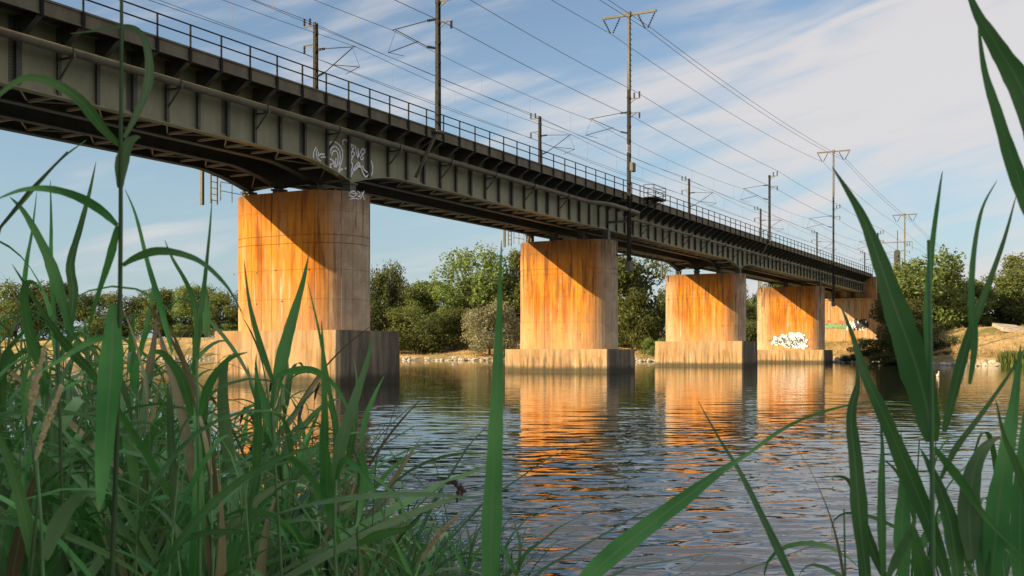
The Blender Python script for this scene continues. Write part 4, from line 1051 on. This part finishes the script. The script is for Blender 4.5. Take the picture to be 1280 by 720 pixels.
hero('reed', 'single upright green blade standing alone in front of the water', [(612, 900), (612, 800)], [([(612,790),(613,700),(617,600),(621,500),(623,430),(625,360),(627,300)], 36, .12, 0, .85)], 1.25, None, (), .003)
hero('reed', 'reed sending one broad blade from the bottom edge up to the right', [(690, 860), (700, 780)], [([(700,770),(740,716),(800,665),(860,620),(900,590),(938,564)], 28, .2, 0, 1.8), ([(905,590),(945,560),(990,530),(1050,509),(1110,504),(1170,512)], 5, .3, 0), ([(1010,760),(985,712),(955,650),(925,590),(900,550),(872,500)], 11, .4, 0)], 1.3, None, (), .003)
hero('reed', 'reed with the widest blade curving up across the bridge end at right', [(1168, 900), (1166, 720), (1165, 560), (1164, 470), (1161, 300)],
     [([(1165,552),(1156,505),(1138,440),(1118,380),(1098,320),(1075,265),(1040,208)], 47, .15, 0), ([(1163,480),(1160,420),(1160,370),(1166,300),(1174,240),(1178,214)], 12, .1, 0), ([(1180,540),(1192,490),(1208,430),(1232,365),(1255,300),(1270,245)], 16, .1, 0), ([(1212,480),(1218,430),(1214,370),(1218,310),(1228,260),(1246,226)], 11, .1, 0),
      ([(1168,560),(1200,600),(1235,650),(1285,702)], 14, 0, 0), ([(1175,600),(1195,560),(1225,520),(1260,470),(1290,420)], 9, .1, 0)], 1.25)
hero('reed', 'reed with upright blades at the left of the right hand group', [(1110, 900), (1100, 760)],
     [([(1085,740),(1076,660),(1070,580),(1064,520),(1072,480),(1070,455)], 24, .1, 0), ([(1190,740),(1160,650),(1130,580),(1105,520),(1082,470),(1066,420),(1050,380)], 27, .2, 0), ([(1105,730),(1102,660),(1102,600),(1103,560),(1100,520)], 13, .1, 0), ([(1112,735),(1092,690),(1075,640),(1060,600),(1035,596)], 14, .1, 0), ([(1130,740),(1128,660),(1130,600),(1126,540)], 26, .1, 0), ([(1108,725),(1125,690),(1140,660),(1146,645)], 14, -.1, 1)], 1.3)
hero('reed', 'reed with a grey drooping blade near the right edge', [(1250, 900), (1245, 760)],
     [([(1215,700),(1211,640),(1216,590),(1232,558),(1252,545)], 34, .05, 1), ([(1238,745),(1245,660),(1256,580),(1268,500),(1276,430)], 36, .1, 0), ([(1275,740),(1274,660),(1276,580),(1282,500)], 28, .1, 0), ([(1200,740),(1190,660),(1170,600),(1150,560)], 26, .1, 0), ([(1230,740),(1228,680),(1222,640),(1224,600)], 22, .1, 0), ([(1160,745),(1150,700),(1140,650)], 30, 0, 0), ([(1290,640),(1270,580),(1255,545),(1245,500)], 12, 0, 0)], 1.25)
hero('reed', 'reed leaning in at the upper right corner with two broad blades', [(1420, 900), (1400, 500), (1350, 320)], [([(1360,330),(1318,230),(1282,120),(1250,65),(1222,18),(1205,-25)], 44, .1, 0), ([(1350,330),(1300,280),(1270,215),(1246,140),(1230,85),(1222,20)], 26, .1, 0)], 1.1)
hero('reed', 'thin stalk with a bowed dark seed head over the water', [(450, 760), (470, 690), (500, 655), (535, 620), (556, 604)], [], 2.3, None, [([(556,604),(566,603),(574,610),(572,622)], 9, M_PANICLED), ([(574,604),(579,611),(577,619)], 5, M_PANICLED)], .0028)
hero('reed', 'leaning pale dry seed head at the bottom centre', [(500, 770), (525, 705)], [([(515,720),(500,690),(490,670)], 6, 0, 0)], 2.0, None, [([(525,703),(545,672),(572,645)], 11, M_PANICLE)], .003)
hero('reed', 'pair stalk with the left of two pale seed heads in the clump', [(38, 720), (48, 620), (38, 535)], [([(40,700),(30,640),(5,560),(-20,500)], 20, 0, 0)], 1.5, None, [([(36,532),(42,490),(54,440)], 13, M_PANICLE)], .003)
hero('reed', 'stalk with the right of two pale seed heads in the clump', [(55, 760), (52, 660), (46, 575)], [([(56,700),(75,650),(100,620),(122,616)], 26, -.1, 1)], 1.45, None, [([(44,576),(56,535),(74,490)], 13, M_PANICLE)], .003)
hero('reed', 'crossing thin stalks at the left edge before the sky', [(-40, 420), (0, 285), (35, 240), (85, 190)], [([(0,285),(40,238),(75,200),(108,175)], 6, .1, 0)], 1.7, None, (), .003)
hero('reed', 'reed with two long thin blades pointing up left of the tall stem', [(80, 720), (75, 520), (70, 400)], [([(90,420),(70,350),(55,310),(30,265),(12,246)], 18, 0, 0), ([(85,430),(92,370),(88,330),(100,285),(112,240),(120,202)], 14, .1, 0), ([(70,420),(64,340),(64,280),(63,225)], 7, .1, 0), ([(40,440),(30,380),(33,330),(40,290),(46,240)], 8, .1, 0), ([(60,480),(40,430),(30,370),(38,352),(55,365)], 16, -.1, 0), ([(120,470),(90,440),(60,400),(15,330)], 16, -.1, 0)], 1.8)
hero('reed', 'reed with thin crossing blades between the tall stem and the nearest pier', [(250, 720), (248, 560), (246, 450)], [([(246,460),(250,400),(256,350),(262,290),(265,248)], 8, .1, 0), ([(244,450),(246,400),(236,360),(215,322),(206,300)], 9, .1, 0), ([(215,440),(200,380),(185,330),(170,270),(156,236)], 9, .1, 0), ([(258,420),(258,390),(256,365),(255,345)], 12, .1, 0), ([(240,520),(225,470),(200,440),(178,450)], 16, -.1, 0), ([(250,520),(262,480),(285,450),(310,440)], 14, -.1, 0)], 1.9)
# slender grass stalks with small heads in front of the first pier's reflection
for k, (u, v, dd) in enumerate(((318, 515, 3.1), (337, 490, 3.3), (352, 478, 3.0), (393, 500, 3.2), (300, 530, 3.4), (372, 530, 2.9))):
    hero('grass_stalk', 'slender dark grass stalk before the orange reflection, %s from the left' % ('second', 'third', 'fourth', 'last', 'first', 'fifth')[k], [(u - 10, 760), (u - 6, 640), (u - 2, v + 40), (u, v)], [], dd, 'slender stalks before the reflection', [([(u, v), (u + 2, v - 9), (u + 5, v - 18)], 5, M_PANICLED)], .0016)
gl = ['leftmost thin grass stalk before the open water', 'thin grass stalk left of the single upright blade', 'short thin grass stalk at the bottom centre', 'thin grass stalk just right of the single upright blade', 'tallest thin grass stalk before the open water', 'thin bent grass stalk beside the dry seed head']
for (u, v, ln, dd), lab in zip(((482, 560, 60, 2.4), (590, 655, 14, 2.2), (520, 668, -10, 2.1), (652, 660, 10, 2.3), (470, 480, 70, 2.6), (548, 640, -18, 2.2)), gl):
    hero('grass_stalk', lab, [(u - 14, 780), (u - 8, 720), (u, v + (720 - v) * .4), (u + ln * .5, v)], [([(u - 8, 718), (u - 20, 690), (u - 34, 668)], 7, 0, 0), ([(u - 6, 716), (u + 6, 690), (u + 26, 676)], 6, 0, 0), ([(u - 4, 712), (u - 2, 680), (u - 10, 650)], 5, 0, 1)], dd, 'thin grass at the bottom centre', (), .0016)
